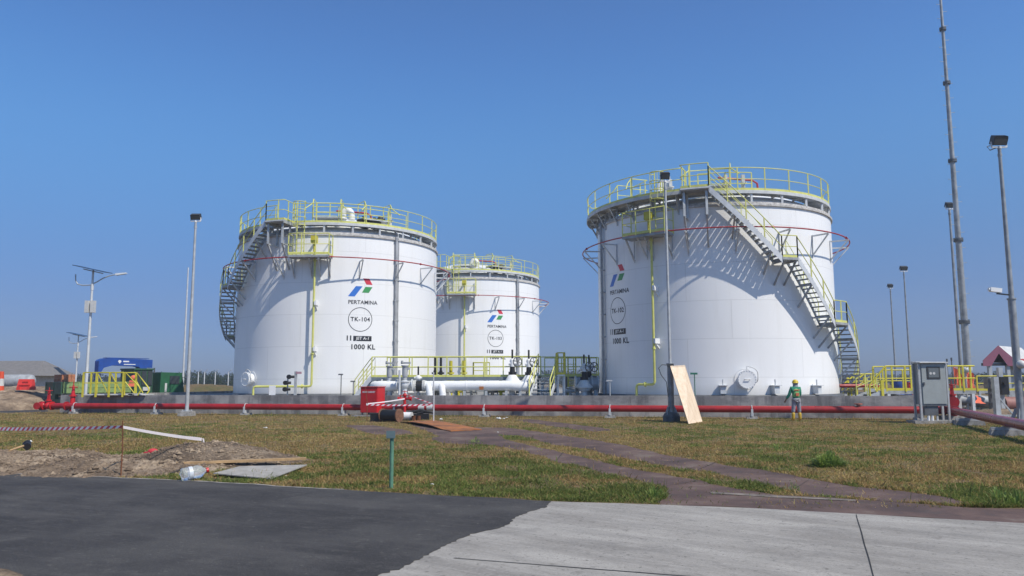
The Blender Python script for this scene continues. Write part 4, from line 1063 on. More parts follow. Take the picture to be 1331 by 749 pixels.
# black rods with yellow covers behind rail (near x=565-605)
for px, mt in ((565.5, blackp), (573, blackp), (586, yellow_w), (603, yellow_w)):
    Y = 45.5; c = X(px, 480, Y); zt = Zp(464 if mt is blackp else 469, Y)
    m = MB(); m.cyl((c, Y, FZ), (c, Y, 2.3), .1, n=10); m.cyl((c, Y, 2.2), (c, Y, zt), .10 if mt is not blackp else .07, n=10); m.cyl((c, Y, 2.1), (c, Y, 2.2), .2, n=12); m.cyl((c-.22, Y, 1.6), (c+.22, Y, 1.6), .13, n=10)
    solo(m, 'column_valve', mt, {565.5: 'black valve stem seen behind the rails, farther left', 573: 'black valve stem seen behind the rails, just right of its twin', 586: 'yellow capped valve column behind the rails, left of the two', 603: 'yellow capped valve column behind the rails, right of the two'}[px], 'valve', (c, Y, FZ), 'valve stems behind the rails')
# raised walkway
DY0, DY1 = 42.0, 43.1
zd = Zp(490, DY0)
xa = X(483, 490, DY0); xb = X(703, 490, DY0)
ap_ = thing('access_platform', 'long yellow railed walkway above the white pipeline with a stair at each end', 'platform', (xa, DY0, FZ))
m = MB(); m.b2((xa, DY0, zd-.14), (xb, DY1, zd-.0)); 
for y in (DY0, DY1): m.beam((xa, y, zd-.1), (xb, y, zd-.1), .08, .2)
m.build('deck', paint('deck_blue_grey', (.20, .24, .28), .5, .2, .2), ap_)
for px in (486, 520, 556, 592, 630, 665, 700):
    for y in (DY0+.06, DY1-.06):
        c = X(px, 490, DY0); m = MB(); m.box((c, y, (FZ+zd-.2)/2), (.1, .1, zd-.2-FZ)); m.build('leg', paint('leg_blue', (.10, .16, .20), .5, .2), ap_)
m = MB(); rail(m, [(xa, DY0, zd), (xb, DY0, zd)], 1.1, 1.05, r=.03); m.build('handrail', yellow, ap_)
m = MB(); rail(m, [(X(503, 490, DY1), DY1, zd), (xb+2.6, DY1, zd)], 1.1, 1.35, r=.028); m.build('handrail', yellow, ap_)
def stairflight(o, top, bot, w, wdir, n=6, rails=(0, 1), mat=galv_l):
    top = Vector(top); bot = Vector(bot); wdir = Vector(wdir)
    for k in (0, 1):
        m = MB(); m.beam(top+wdir*w*k, bot+wdir*w*k, .06, .22); m.build('stringer', mat, o)
    for i in range(n):
        p = bot+(top-bot)*(i+.5)/n; m = MB(); d = (top-bot); d.z = 0; d = d.normalized() if d.length > .01 else V(1, 0, 0)
        a = p-d*.12; b = p+d*.12
        m.hexa([a+V(0, 0, -.03), b+V(0, 0, -.03), b+wdir*w+V(0, 0, -.03), a+wdir*w+V(0, 0, -.03), a, b, b+wdir*w, a+wdir*w]); m.build('tread', grate, o)
    for k in rails:
        m = MB(); u = V(0, 0, 1)
        P0, P1 = top+wdir*w*k, bot+wdir*w*k; m.tube([P1, P1+u*.95, P0+u*1.08, P0], .028, 6); m.tube([P1+u*.5, P0+u*.55], .022, 5)
        mm_ = (P0+P1)/2; m.beam(mm_, mm_+u*1.02, .05, .05); m.build('handrail', yellow, o)
sl_ = thing('platform_stair', 'steep yellow railed stair at the left end of the walkway, behind the red box', 'stairs', (X(462, 512, DY0), DY0, FZ))
stairflight(sl_, (xa, DY0, zd), (X(461, 512, DY0), DY0, FZ), 1.0, (0, 1, 0))
sr_ = thing('platform_stair', 'pale steel stair with slanted yellow rails coming towards the wall in the middle', 'stairs', (X(703, 512, DY0-1.6), DY0-1.6, FZ))
stairflight(sr_, (X(700, 490, DY0), DY0-.02, zd+.15), (X(688, 512, 39.4), 39.6, FZ), X(727, 512, 40)-X(700, 512, 40), (1, 0, 0), 7)
# small landing at the top right with its own raised rail
o = thing('side_landing', 'small railed landing beside the middle stair, right of its slanted rail', 'platform', (X(733, 505, 41), 41.2, FZ))
x0, x1 = X(724, 490, 41.2), X(734, 490, 41.2); m = MB(); m.b2((x0, 40.9, zd+.02), (x1, 41.9, zd+.12)); 
for x in (x0+.04, x1-.04):
    for y in (40.95, 41.85): m.box((x, y, (FZ+zd)/2), (.08, .08, zd-FZ))
m.build('frame', galv_l, o)
m = MB(); rail(m, [(x0, 41.9, zd+.1), (x0, 40.9, zd+.1), (x1, 40.9, zd+.1), (x1, 41.9, zd+.1)], 1.15, .5, r=.03); m.build('handrail', yellow_w, o)
# farther walkway towards the right tank
Y2 = 46.5; x0, x1 = X(735, 490, Y2), X(778, 490, Y2); zz = Zp(489, Y2)
o = thing('access_platform', 'farther yellow railed walkway filling the gap beside the right tank', 'platform', (x0, Y2, FZ))
m = MB(); m.b2((x0, Y2, zz-.15), (x1, Y2+1, zz)); 
for x in np.linspace(x0+.1, x1-.1, 4): m.box((x, Y2+.1, (FZ+zz)/2-.1), (.1, .1, zz-FZ-.1)); m.box((x, Y2+.9, (FZ+zz)/2-.1), (.1, .1, zz-FZ-.1))
m.build('deck', steel_d, o)
m = MB(); rail(m, [(x0, Y2, zz), (x1, Y2, zz)], 1.1, .55, r=.03); m.build('handrail', yellow, o)
m = MB(); rail(m, [(x0-1.2, Y2+1, zz), (x1, Y2+1, zz)], 1.1, .6, r=.03); m.build('handrail', yellow, o)
# tall yellow loop ladder frame
c0, c1_ = X(738, 450, 44), X(748, 450, 44)
o = thing('stile_ladder', 'narrow yellow ladder frame standing in the gap between the tanks', 'ladder', (c0, 44, FZ))
m = MB(); m.tube([V(c0, 44, FZ), V(c0, 44, Zp(466, 44)), V(c1_, 44, Zp(466, 44)), V(c1_, 44, FZ)], .04, 7)
for z in np.arange(FZ+.3, Zp(468, 44), .3): m.beam((c0, 44, z), (c1_, 44, z), .03, .03)
m.build('frame', yellow_w, o)
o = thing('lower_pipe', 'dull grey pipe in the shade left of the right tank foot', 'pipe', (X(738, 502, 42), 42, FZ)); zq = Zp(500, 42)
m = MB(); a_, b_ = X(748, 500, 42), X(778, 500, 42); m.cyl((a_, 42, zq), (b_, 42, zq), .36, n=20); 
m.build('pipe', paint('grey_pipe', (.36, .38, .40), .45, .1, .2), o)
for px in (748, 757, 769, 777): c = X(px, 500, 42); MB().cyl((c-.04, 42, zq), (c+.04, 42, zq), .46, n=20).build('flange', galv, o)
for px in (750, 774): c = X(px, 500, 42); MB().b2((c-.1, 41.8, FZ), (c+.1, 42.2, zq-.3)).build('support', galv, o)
Y = 46.0; x0, x1 = X(615, 480, Y), X(636, 480, Y); zz = Zp(492, Y); o = thing('cross_rail', 'small square yellow rail seen behind the walkway below the rear tank lettering', 'railing', (x0, Y, FZ)); m = MB(); rail(m, [(x0, Y, zz), (x1, Y, zz), (x1, Y+.9, zz), (x0, Y+.9, zz), (x0, Y, zz)], .95, .8, r=.026); m.build('handrail', yellow, o)
m = MB(); m.b2((x0, Y, zz-.1), (x1, Y+.9, zz-.01)); m.build('deck', galv, o)
for x in (x0+.06, x1-.06): MB().b2((x-.05, Y+.4, FZ), (x+.05, Y+.5, zz-.1)).build('leg', galv, o)
# low manifold behind (dark clutter under the big pipe)
for i, px in enumerate((570, 584, 596, 613, 640, 651, 669, 705, 717, 741)):
    Y = 44.0+(i % 3)*.8; c = X(px, 505, Y); m = MB(); h_ = .45+.25*((i*7) % 3)
    m.cyl((c, Y, FZ), (c, Y, FZ+h_), .10, n=10); m.cyl((c, Y, FZ+h_), (c, Y, FZ+h_+.06), .2, n=12); m.cyl((c-.3, Y, FZ+.3), (c+.3, Y, FZ+.3), .12, n=10); m.cyl((c+.27, Y, FZ+.3), (c+.33, Y, FZ+.3), .2, n=12)
    L_ = ['low pipe stub under the walkway by the striped-tape rod', 'second low pipe stub under the walkway', 'third low pipe stub under the walkway', 'low pipe stub below the rear tank number ring', 'low pipe stub right of the rust stain', 'low pipe stub left of the white valve pair', 'low pipe stub between the white valve pair', 'low pipe stub behind the middle stair treads', 'low pipe stub right of the middle stair', 'low pipe stub in the gap beside the right tank']
    solo(m, 'pipe_stub', (yellow_w if i in (2, 5) else galv_l if i % 2 else steel_d), L_[i], 'pipe', (c, Y, FZ), 'low pipe stubs under the walkway')
# plain posts in front of the wall
c = gnd(508.5, 541); zt = at(508.5, 481, c.y).z; m = MB(); m.cyl((c.x, c.y+2.6, 0.82), (c.x, c.y+2.6, Zp(481, c.y+2.6)), .06, n=10); solo(m, 'vent_post', galv_l, 'plain pale pipe post rising in front of the grey valves', 'post', (c.x, c.y+2.6, .82))
# instrument column on the left tank foot
Y = 41.6; c = X(384, 505, Y); o = thing('gauge_column', 'grey instrument column with black dials at the foot of the left tank', 'instrument', (c, Y, FZ))
m = MB(); m.box((c, Y, (FZ+Zp(482, Y))/2), (.13, .13, Zp(482, Y)-FZ)); m.cyl((c-.45, Y+.1, FZ), (c-.45, Y+.1, FZ+1.1), .04, n=8); m.build('post', galv, o)
for dx, dz in ((-.5, .8), (-.52, .45), (-.32, 1.12)):
    m = MB(); m.cyl((c+dx, Y-.08, FZ+dz), (c+dx+.26, Y-.02, FZ+dz), .07, n=10); m.cyl((c+dx-.02, Y-.16, FZ+dz), (c+dx-.02, Y+.0, FZ+dz), .12, n=14); m.build('dial', blackp, o)
MB().box((c+.18, Y-.08, Zp(484, Y)), (.3, .03, .12)).build('tag_plate', paint('pinkish_plate', (.42, .25, .3), .6), o)
Y = 40.9; c = X(354, 509, Y); m = MB(); m.b2((c-.16, Y-.05, .985), (c+.16, Y+.02, Zp(501.5, Y, 354))); solo(m, 'white_plate', whitep, 'small blank white plate standing on the wall by the left tank', 'plate', (c, Y, .985))

# ------------------------------------------------------------------ yellow stiles over the wall on the left
def yb(px, py, Y): return at(px, py, Y)
o = thing('wall_stile', 'yellow handrails of the stile crossing the wall in front of the truck', 'stairs', (X(108, 512, 42.4), 42.4, .98))
zt = Zp(484.5, 42.6, 150); zb = .98
for (pxs, Y) in (((108, 125, 142, 160), 42.0), ((118, 126, 150, 176), 43.2)):
    m = MB(); xs = [X(p, 500, Y) for p in pxs]
    m.tube([V(xs[0], Y, zb), V(xs[0], Y, zt), V(xs[-1], Y, zt)], .035, 6); m.beam(V(xs[0], Y, (zb+zt)/2+.05), V(xs[-1], Y, (zb+zt)/2+.05), .04, .05)
    for x in xs: m.beam((x, Y, zb-.1), (x, Y, zt), .08 if Y < 43 else .06, .08)
    m.build('handrail', yellow_w, o)
    if Y < 43:
        for a, b in zip(xs[1:-1], xs[2:]): MB().beam((a+.05, Y, zt-.05), (b-.05, Y, zb+.12), .04, .04).build('brace', yellow_w, o)
for Y, p0, p1 in ((42.0, 163, 183), (43.2, 178, 194)):
    m = MB(); x0, x1 = X(p0, 490, Y), X(p1, 508, Y); m.tube([V(x0, Y, zb), V(x0, Y, zt), V(x1-.1, Y, zb+.45), V(x1, Y, zb+.25), V(x1-.15, Y, zb+.0)], .04, 7); m.tube([V(x0, Y, zt-.5), V(x1-.35, Y, zb+.1)], .03, 6); m.build('handrail', yellow_w, o)
m = MB(); m.b2((X(112, 511, 42.4), 42.1, zb+.0), (X(176, 511, 42.4), 43.1, zb+.06)); m.build('deck', galv_l, o)
for i in range(3): MB().b2((X(170+i*7, 511, 42.4), 42.1, zb-.02), (X(178+i*7, 511, 42.4), 43.1, zb+.08-.03*i)).build('tread', offw, o)

# ------------------------------------------------------------------ crane truck
tr = thing('crane_truck', 'dark green flatbed lorry with a blue crane boom parked behind the wall', 'truck', (-27.9, 48, 0), rz=R(54), local=True)
TWd = 2.2
m = MB(); m.b2((.1, .5, .55), (8.1, .62, .78)); m.b2((.1, 1.58, .55), (8.1, 1.7, .78)); 
for x in (.6, 2, 3.4, 4.8): m.b2((x, .1, .80), (x+.1, TWd-.1, .92))
m.build('chassis', steel_d, tr)
bed = MB().b2((.0, .02, .93), (4.3, TWd-.02, 1.0)).build('bed', steel_d, tr)
m = MB(); m.b2((.05, -.03, .98), (4.3, .02, 1.70))
for x in np.linspace(.1, 4.2, 6): m.b2((x, -.06, .98), (x+.07, -.03, 1.70))
for z in (1.02, 1.34, 1.66): m.b2((.05, -.055, z), (4.3, -.032, z+.05))
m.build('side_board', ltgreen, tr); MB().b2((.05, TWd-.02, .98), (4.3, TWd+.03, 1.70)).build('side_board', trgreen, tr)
m = MB(); m.b2((-.04, 0, .93), (.0, TWd, 1.70)); 
for z in (.95, 1.62): m.b2((-.075, 0, z), (-.042, TWd, z+.07))
for y in (.0, TWd/2-.04, TWd-.08): m.b2((-.07, y, .99), (-.042, y+.08, 1.62))
m.build('tailgate', trgreen, tr)
m = MB(); m.b2((-.02, .1, .45), (.06, TWd-.1, .62)); m.b2((-.02, .9, .3), (.2, 1.3, .93)); m.build('rear_bumper', trgreen, tr)
for x in (1.3, 7.2):
    for y0, y1 in ((.02, .3), (TWd-.3, TWd-.02)):
        m = MB(); m.cyl((x, y0, .46), (x, y1, .46), .46, n=24); w_ = m.build('wheel', blackp, tr); MB().cyl((x, y0-.012 if y0 < 1 else y1, .46), (x, y0 if y0 < 1 else y1+.012, .46), .24, n=16).build('rim', trgreen, w_)
m = MB(); m.b2((4.6, .2, .9), (5.9, TWd-.2, 2.25)); m.b2((4.6, .22, 2.251), (5.88, TWd-.22, 2.5)); m.b2((4.56, .16, 2.501), (5.95, TWd-.16, 2.60)); m.build('crane_cab', trgreen, tr)
for x in (4.68, 5.1, 5.52): MB().b2((x, .15, 1.45), (x+.32, .195, 2.42)).build('crane_window', winm, tr)
MB().b2((5.2, .12, 1.1), (5.7, .19, 1.35)).build('name_plate', offw, tr)
m = MB()
bx_ = [(2.5, 3.05, 1.8), (2.62, 3.16, 2.2), (2.85, 3.24, 2.62), (3.4, 3.26, 2.78), (4.4, 3.24, 2.76), (5.0, 3.24, 2.74), (5.3, 3.23, 2.68), (6.15, 3.2, 2.65)]
for q, q1 in zip(bx_[:-1], bx_[1:]):
    w_, w1_ = (.26, .26); m.hexa([(q[0], 1.05-w_, q[2]), (q1[0], 1.05-w1_, q1[2]), (q1[0], 1.05+w1_, q1[2]), (q[0], 1.05+w_, q[2]), (q[0], 1.05-w_, q[1]), (q1[0], 1.05-w1_, q1[1]), (q1[0], 1.05+w1_, q1[1]), (q[0], 1.05+w_, q[1])])
m.b2((3.0, .80, 3.262), (5.9, 1.3, 3.30)); m.b2((5.25, .77, 2.60), (5.75, 1.33, 2.7)); bm_ = m.build('boom', bluep, tr)
text_mb('TADANO', .17, lambda u, v: V(4.45+u, .742, 2.99+v), .004).build('lettering', whitep, bm_) if False else None
m = MB(); m.poly([(3.75, .785, 3.06), (3.87, .785, 2.90), (3.99, .785, 3.06), (3.93, .785, 3.14), (3.81, .785, 3.14)]); text_mb('UNIC', .16, lambda u, v: V(4.32+u, .742, 2.99+v), .004, dst=m) if False else m.b2((4.1, .782, 3.02), (4.5, .789, 3.10)); m.b2((4.15, .782, 2.84), (4.95, .789, 2.89)); m.build('boom_markings', whitep, bm_)
m = MB(); m.cyl((5.6, 1.05, 2.2), (5.6, 1.05, 2.6), .3, n=16); m.build('crane_post', bluep, tr)
m = MB(); m.hexa([(6.35, .05, .75), (8.2, .05, .75), (8.2, TWd-.05, .75), (6.35, TWd-.05, .75), (6.4, .08, 2.35), (7.95, .08, 2.32), (7.95, TWd-.08, 2.32), (6.4, TWd-.08, 2.35)]); cb_ = m.build('cab', paint('cab_green', (.03, .13, .06), .35, 0, .15), tr)
MB().b2((7.05, .02, 1.55), (7.75, .09, 2.1)).build('side_window', winm, cb_); MB().b2((6.7, .03, 1.0), (6.85, .09, 1.6)).build('cab_sticker', offw, cb_)
MB().hexa([(8.16, .2, 1.5), (8.2, .2, 1.5), (8.2, 2, 1.5), (8.16, 2, 1.5), (7.95, .2, 2.2), (8.03, .2, 2.2), (8.03, 2, 2.2), (7.95, 2, 2.2)]).build('windscreen', winm, cb_)
m = MB(); m.beam((7.9, .0, 2.0), (8.1, -.25, 1.95), .03, .03); m.box((8.12, -.27, 1.8), (.06, .16, .36)); m.build('wing_mirror', blackp, cb_)
MB().cyl((6.2, .6, 2.3), (6.2, .6, 2.65), .05, n=8).build('exhaust', steel_d, tr)
# bricks on the bed
for i, (dx, dy) in enumerate(((.35, .35), (.35, 1.1), (.35, 1.65))):
    p = Matrix.Rotation(R(54), 3, 'Z') @ V(dx, dy, 1.0)+V(-27.9, 48, 0); m = MB(); M3 = Matrix.Rotation(R(54), 3, 'Z')
    for a in range(2):
        for b in range(3):
            for c in range(5): m.box(p+M3 @ V(a*.24+.1, b*.17+.0-.1, .115+c*.235), (.225, .16, .225), M3)
    solo(m, 'brick_stack', brick, ['stack of orange hollow blocks on the lorry bed, nearest its light side', 'middle stack of orange hollow blocks on the lorry bed', 'stack of orange hollow blocks on the lorry bed at its far side'][i], 'bricks', p, 'block stacks on the lorry')
# person-sized dark orange bundle by crane
p = at(173, 500, 50); m = MB(); m.sphere((p.x, p.y, 1.95), .2, 12, 8, (1.0, .8, .9)); m.box((p.x-.1, p.y, 1.6), (.34, .3, .4), None, .6); solo(m, 'orange_sack', fabric_o, 'orange sack leaning by the crane cab behind the yellow rails', 'sack', (p.x, p.y, 1.0))

# ------------------------------------------------------------------ far left: bank, shed, silver tank, barriers
def mound(name, cx, cy, rx, ry, h, mat, label, cat, seed=0, res=.1, lump=.05, kind=None, group=None, e=1.0, skew=0):
    nx = int(2.3*rx/res); ny = int(2.3*ry/res)
    xs = cx+np.linspace(-1.15*rx, 1.15*rx, nx); ys = cy+np.linspace(-1.15*ry, 1.15*ry, ny)
    Xg, Yg = np.meshgrid(xs, ys, indexing='ij')
    u = (Xg-cx)/rx+skew*(Yg-cy)/ry; v = (Yg-cy)/ry; th = np.arctan2(v, u)
    d = np.sqrt(u*u+v*v)*(1+.22*(fbm(Xg*1.1/max(rx, 1)*2, Yg*1.1/max(ry, 1)*2, seed)-.5))
    base = np.clip(1-d, 0, 1)**e; base = base*base*(3-2*base) if e < 1.5 else base
    s_ = .6/max(.3, lump*6)
    n1 = fbm(Xg*2.2, Yg*2.2, seed+3, 4)-.5; n2 = fbm(Xg*9, Yg*9, seed+7, 3)-.5
    z = h*base*1.25+lump*(n1*2.2+n2*.9)*np.clip(base*4, 0, 1)-.03*np.clip((d-.9)*8, 0, 1)
    z = np.where(d >= 1.06, -.05, z)
    m = MB(); m.v = [(float(a), float(b), float(c)) for a, b, c in zip(Xg.ravel(), Yg.ravel(), z.ravel())]
    for i in range(nx-1):
        for j in range(ny-1):
            if z[i, j] > -.045 or z[i+1, j+1] > -.045: m.face((i*ny+j, (i+1)*ny+j, (i+1)*ny+j+1, i*ny+j+1), True)
    o = solo(m, name, mat, label, cat, (cx, cy, 0), group)
    return o
bk = V(-33.5, 55, 0)
mound('earth_bank', -34.0, 54, 6.2, 9.0, 1.12, soilm, 'brown earth bank with patchy grass at the far left, behind the service road', 'earth bank', 4, .3, .10, e=.45)
shed = thing('shed', 'low shed with a plain grey roof at the far left edge', 'building', (at(0, 490, 82).x, 82, 0)); Ys = 82
x0, x1 = at(-60, 480, Ys).x, at(46, 480, Ys).x; ze = Zp(488, Ys, 0); zr_ = Zp(468, Ys, 0)
m = MB(); m.b2((x0, Ys+.6, 0), (x1-1, Ys+7, ze)); m.build('wall', offw, shed)
m = MB(); m.hexa([(x0, Ys, ze), (x1+.2, Ys, ze-.05), (x1+.2, Ys+8, ze-.05), (x0, Ys+8, ze), (x0, Ys+3.8, zr_), (x1-1.6, Ys+3.8, zr_), (x1-1.6, Ys+4.2, zr_), (x0, Ys+4.2, zr_)]); m.build('roof', paint('grey_roof', (.19, .18, .175), .8, 0, .15), shed)
Y = 60; z0, z1 = Zp(505, Y, 20), Zp(487, Y, 20); r_ = (z1-z0)/2; zc_ = (z0+z1)/2; x0, x1 = at(2, 495, Y).x, at(42, 495, Y).x
st = thing('silver_vessel', 'silver horizontal cylinder lying at the far left below the shed roof', 'tank', ((x0+x1)/2, Y, 0))
m = MB(); m.tube([V(x0-2, Y, zc_), V(x1-.15, Y, zc_), V(x1-.02, Y, zc_), V(x1+.12, Y, zc_), V(x1+.2, Y, zc_)], [r_, r_, r_*.93, r_*.6, r_*.2], 28)
for x in np.linspace(x0, x1-.3, 4): m.cyl((x, Y, zc_), (x+.05, Y, zc_), r_+.015, n=28)
m.build('vessel', silver, st)
for x in (x0+.3, x1-.4): MB().b2((x, Y-.4, .2), (x+.2, Y+.4, z0+.15)).build('cradle', concrete_b, st)
Y = 50; x0, x1 = at(26, 500, Y).x, at(44, 500, Y).x; z0, z1 = Zp(507, Y, 30), Zp(493, Y, 30)
m = MB(); m.hexa([(x0-.04, Y-.3, z0), (x1+.02, Y-.3, z0), (x1+.02, Y+.2, z0), (x0-.04, Y+.2, z0), (x0-.02, Y-.14, z1), (x1, Y-.14, z1), (x1, Y+.04, z1), (x0-.02, Y+.04, z1)])
m.b2((x0+.3, Y-.24, z1-.2), (x1-.25, Y-.17, z1-.1)); m.b2((x0, Y-.34, z0), (x0+.2, Y+.24, z0+.2)); m.b2((x1-.2, Y-.34, z0), (x1, Y+.24, z0+.2)); m.b2((x0+.1, Y-.29, (z0+z1)/2-.05), (x1-.1, Y-.2, (z0+z1)/2))
solo(m, 'road_barrier', paint('barrier_red', (.72, .05, .035), .45, 0, .12), 'red orange plastic road barrier on the bank in front of the silver vessel', 'barrier', (x0, Y, z0))
c = at(1, 500, 50); m = MB(); z0 = 1.0; z1 = Zp(483, 50, 0)
for i in range(3): m.m = i % 2; m.cyl((c.x, 50, z0+(z1-z0)*i/3), (c.x, 50, z0+(z1-z0)*(i+1)/3), .22-.03*i, .22-.03*(i+1), n=16)
solo(m, 'traffic_drum', [orange, offw], 'orange and white banded road drum cut by the left edge', 'barrier', (c.x, 50, z0))
mound('grass_bank', at(262, 500, 80).x, 80, 9, 4, 1.15, groundm, 'low grassy bank right of the lorry, behind the wall', 'earth bank', 9, .4, .08, e=.6)
mound('field_bank', 42, 84, 26, 5, .9, groundm, 'low rough bank far behind the yellow rails on the right', 'earth bank', 12, .5, .08, e=.5)

# ------------------------------------------------------------------ lamp posts, mast
def pole_tube(m, a, top, r0, r1, n=12): m.cyl((a[0], a[1], a[2]), (a[0], a[1], top), r0, r1, n=n)
def floodlight(base, ztop, label, size=(.55, .25, .36), r0=.065, r1=.045, lower=None, blocks=None, fins=False, tilt=0, flip=1, two=False, mt=None):
    x, y, z = base
    o = thing('floodlight_pole', label, 'lamp post', (x, y, z), 'floodlight poles')
    m = MB(); pole_tube(m, (x, y, z), ztop, r0, r1)
    m.cyl((x, y, ztop-.35), (x, y, ztop-.25), r1*1.35, n=12); m.build('pole', mt or galv_m, o)
    if lower:
        lh, lr = lower; m = MB(); m.cyl((x, y, z), (x, y, z+lh), lr, n=14); m.cyl((x, y, z+lh), (x, y, z+lh+.05), lr*1.25, n=14)
        for t in range(4):
            a = pi/4+t*pi/2; m.beam((x+cos(a)*lr, y+sin(a)*lr, z+.6), (x+cos(a)*(lr+.17), y+sin(a)*(lr+.17), z+.18), .02, .12)
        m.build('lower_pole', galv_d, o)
    if blocks:
        w, h_ = blocks; m = MB(); m.box((x, y, z+h_/2), (w, w, h_), None, .92); m.build('footing', concrete_b, o)
        m = MB(); m.box((x, y, z+h_+.012), (w*.62, w*.62, .024))
        for sx in (-1, 1):
            for sy in (-1, 1): m.cyl((x+sx*w*.24, y+sy*w*.24, z+h_), (x+sx*w*.24, y+sy*w*.24, z+h_+.09), .018, n=6)
        m.build('base_plate', galv, o)
    w, d, h_ = size
    m = MB(); m.beam((x-w/2, y, ztop+.02), (x+w/2, y, ztop+.02), .07, .06)
    for s in (-1, 1): m.beam((x+s*w/2, y, ztop+.02), (x+s*w/2, y, ztop+h_*.6), .03, .05)
    m.cyl((x, y, ztop-.05), (x, y, ztop+.05), r1*1.3, n=10); m.build('bracket', whitep if not fins else galv_l, o)
    M3 = Matrix.Rotation(R(28)*flip, 3, 'X')
    m = MB(); c = V(x, y, ztop+.06+h_*.55); m.box(c, (w*.94, d, h_*.78), M3)
    if fins:
        for i in range(9): m.box(c+M3 @ V((-.44+.11*i)*w, 0, h_*.42), (.03*w, d*.9, h_*.18), M3)
    hd = m.build('lamp_head', dkgrey, o)
    MB().box(c+M3 @ V(0, -d/2-.006, -.02), (w*.82, .012, h_*.55), M3).build('lens', paint('lens_grey', (.12, .13, .13), .15), hd)
    return o
b_ = gnd(242.5, 541)
floodlight((b_.x, b_.y, 0), at(250.7, 288, b_.y).z, 'slim galvanised floodlight pole on a concrete block left of the left tank', (.50, .26, .34), .095, .055, blocks=(.66, .24))
b_ = gnd(873, 548)
o = floodlight((b_.x, b_.y, 0), at(864.5, 236, b_.y).z, 'floodlight pole with dark thick foot in front of the right tank, board leaning on it', (.40, .26, .36), .065, .05, lower=(2.35, .13))
m = MB(); m.lathe([(.36, 0), (.36, .22), (.29, .34), (.14, .38), (0, .38)], 8, c=(b_.x, b_.y, 0)); m.build('footing', paint('dark_concrete', (.14, .15, .155), .8, 0, .3), o)
m = MB(); zz = 2.32; m.box((b_.x-.02, b_.y-.16, zz), (.26, .1, .12)); m.tube([V(b_.x-.1, b_.y-.15, zz), V(b_.x-.38, b_.y-.2, zz+.02), V(b_.x-.52, b_.y-.2, zz-.12), V(b_.x-.42, b_.y-.18, zz-.4), V(b_.x-.2, b_.y-.16, zz-.7), V(b_.x-.14, b_.y-.12, zz-1.3)], .014, 6); m.build('junction_cable', dkgrey, o)
POLE = b_
# leaning board
q = [at(871, 476, b_.y-.22), at(891, 475, b_.y-.22)]
f0, f1 = gnd(895, 551.5), gnd(913, 548.5)
up = q[0]; t0 = V(q[0].x, q[0].y, q[0].z); t1 = V(q[1].x, q[1].y+.12, q[1].z)
nn = (t1-t0).cross(f0-t0).normalized()*.018
m = MB(); m.hexa([f0+nn, f1+nn, f1-nn, f0-nn, t0+nn, t1+nn, t1-nn, t0-nn]); solo(m, 'plywood_board', boardm, 'long pale plywood board leaning against the foot of the floodlight pole', 'board', f0)
YP = 29.0
b_ = at(1327.5, 545, YP); zt = at(1297, 192, YP).z
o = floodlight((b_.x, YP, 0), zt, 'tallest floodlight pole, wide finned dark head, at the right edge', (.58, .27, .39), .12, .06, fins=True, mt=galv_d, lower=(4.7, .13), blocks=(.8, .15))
m = MB(); c = V(b_.x, YP, zt); m.tube([c+V(-.1, 0, 0), c+V(-.4, -.05, -.12), c+V(-.5, -.05, .02), c+V(-.35, 0, .08)], .02, 6); m.build('cable_loop', dkgrey, o)
zc_ = at(1301, 380, YP).z; xx = at(1309, 380, YP).x
cc = thing('security_camera', 'white camera on an arm halfway up the right edge pole', 'camera', (b_.x, YP, zc_))
m = MB(); m.beam((b_.x-.1, YP, zc_-.1), (b_.x-.55, YP, zc_-.05), .05, .05); m.build('arm', blackp, cc); m = MB(); m.box((b_.x-.62, YP-.05, zc_+.08), (.42, .16, .16), Matrix.Rotation(.12, 3, 'Y')); m.cyl((b_.x-.83, YP-.05, zc_+.1), (b_.x-.88, YP-.05, zc_+.105), .06, n=10); m.build('housing', whitep, cc)
zc2 = at(1322, 474, YP).z; cc = thing('pole_box', 'pale dome shaped unit strapped low on the right edge pole', 'camera', (b_.x, YP-.3, zc2)); m = MB(); m.sphere((b_.x-.05, YP-.32, zc2), .16, 14, 10); m.box((b_.x+.08, YP-.28, zc2+.02), (.36, .2, .2)); m.build('housing', offw, cc); m = MB(); m.tube([V(b_.x+.1, YP-.3, zc2-.1), V(b_.x+.25, YP-.25, zc2-.4), V(b_.x+.2, YP-.2, zc2-1.2), V(b_.x+.22, YP-.2, 0)], .03, 7); m.build('cable', galv_l, cc)
for (px, pyb, Y, pyt, lab, sz, r) in ((1163.5, 476, 72, 375, 'thin floodlight pole right of the right tank, shorter of the two side by side', (.46, .3, .36), .09), (1182.5, 474, 66, 353, 'thin floodlight pole right of the right tank, taller of the two side by side', (.62, .3, .42), .09), (1249, 480, 48, 272, 'floodlight pole just left of the tall stepped mast', (.44, .3, .38), .11)):
    b_ = at(px, pyb, Y); floodlight((b_.x, Y, 0), at({1163.5: 1158.5, 1182.5: 1174.8, 1249: 1233.3}[px], pyt, Y).z, lab, sz, r, r*.6, mt=galv_d)
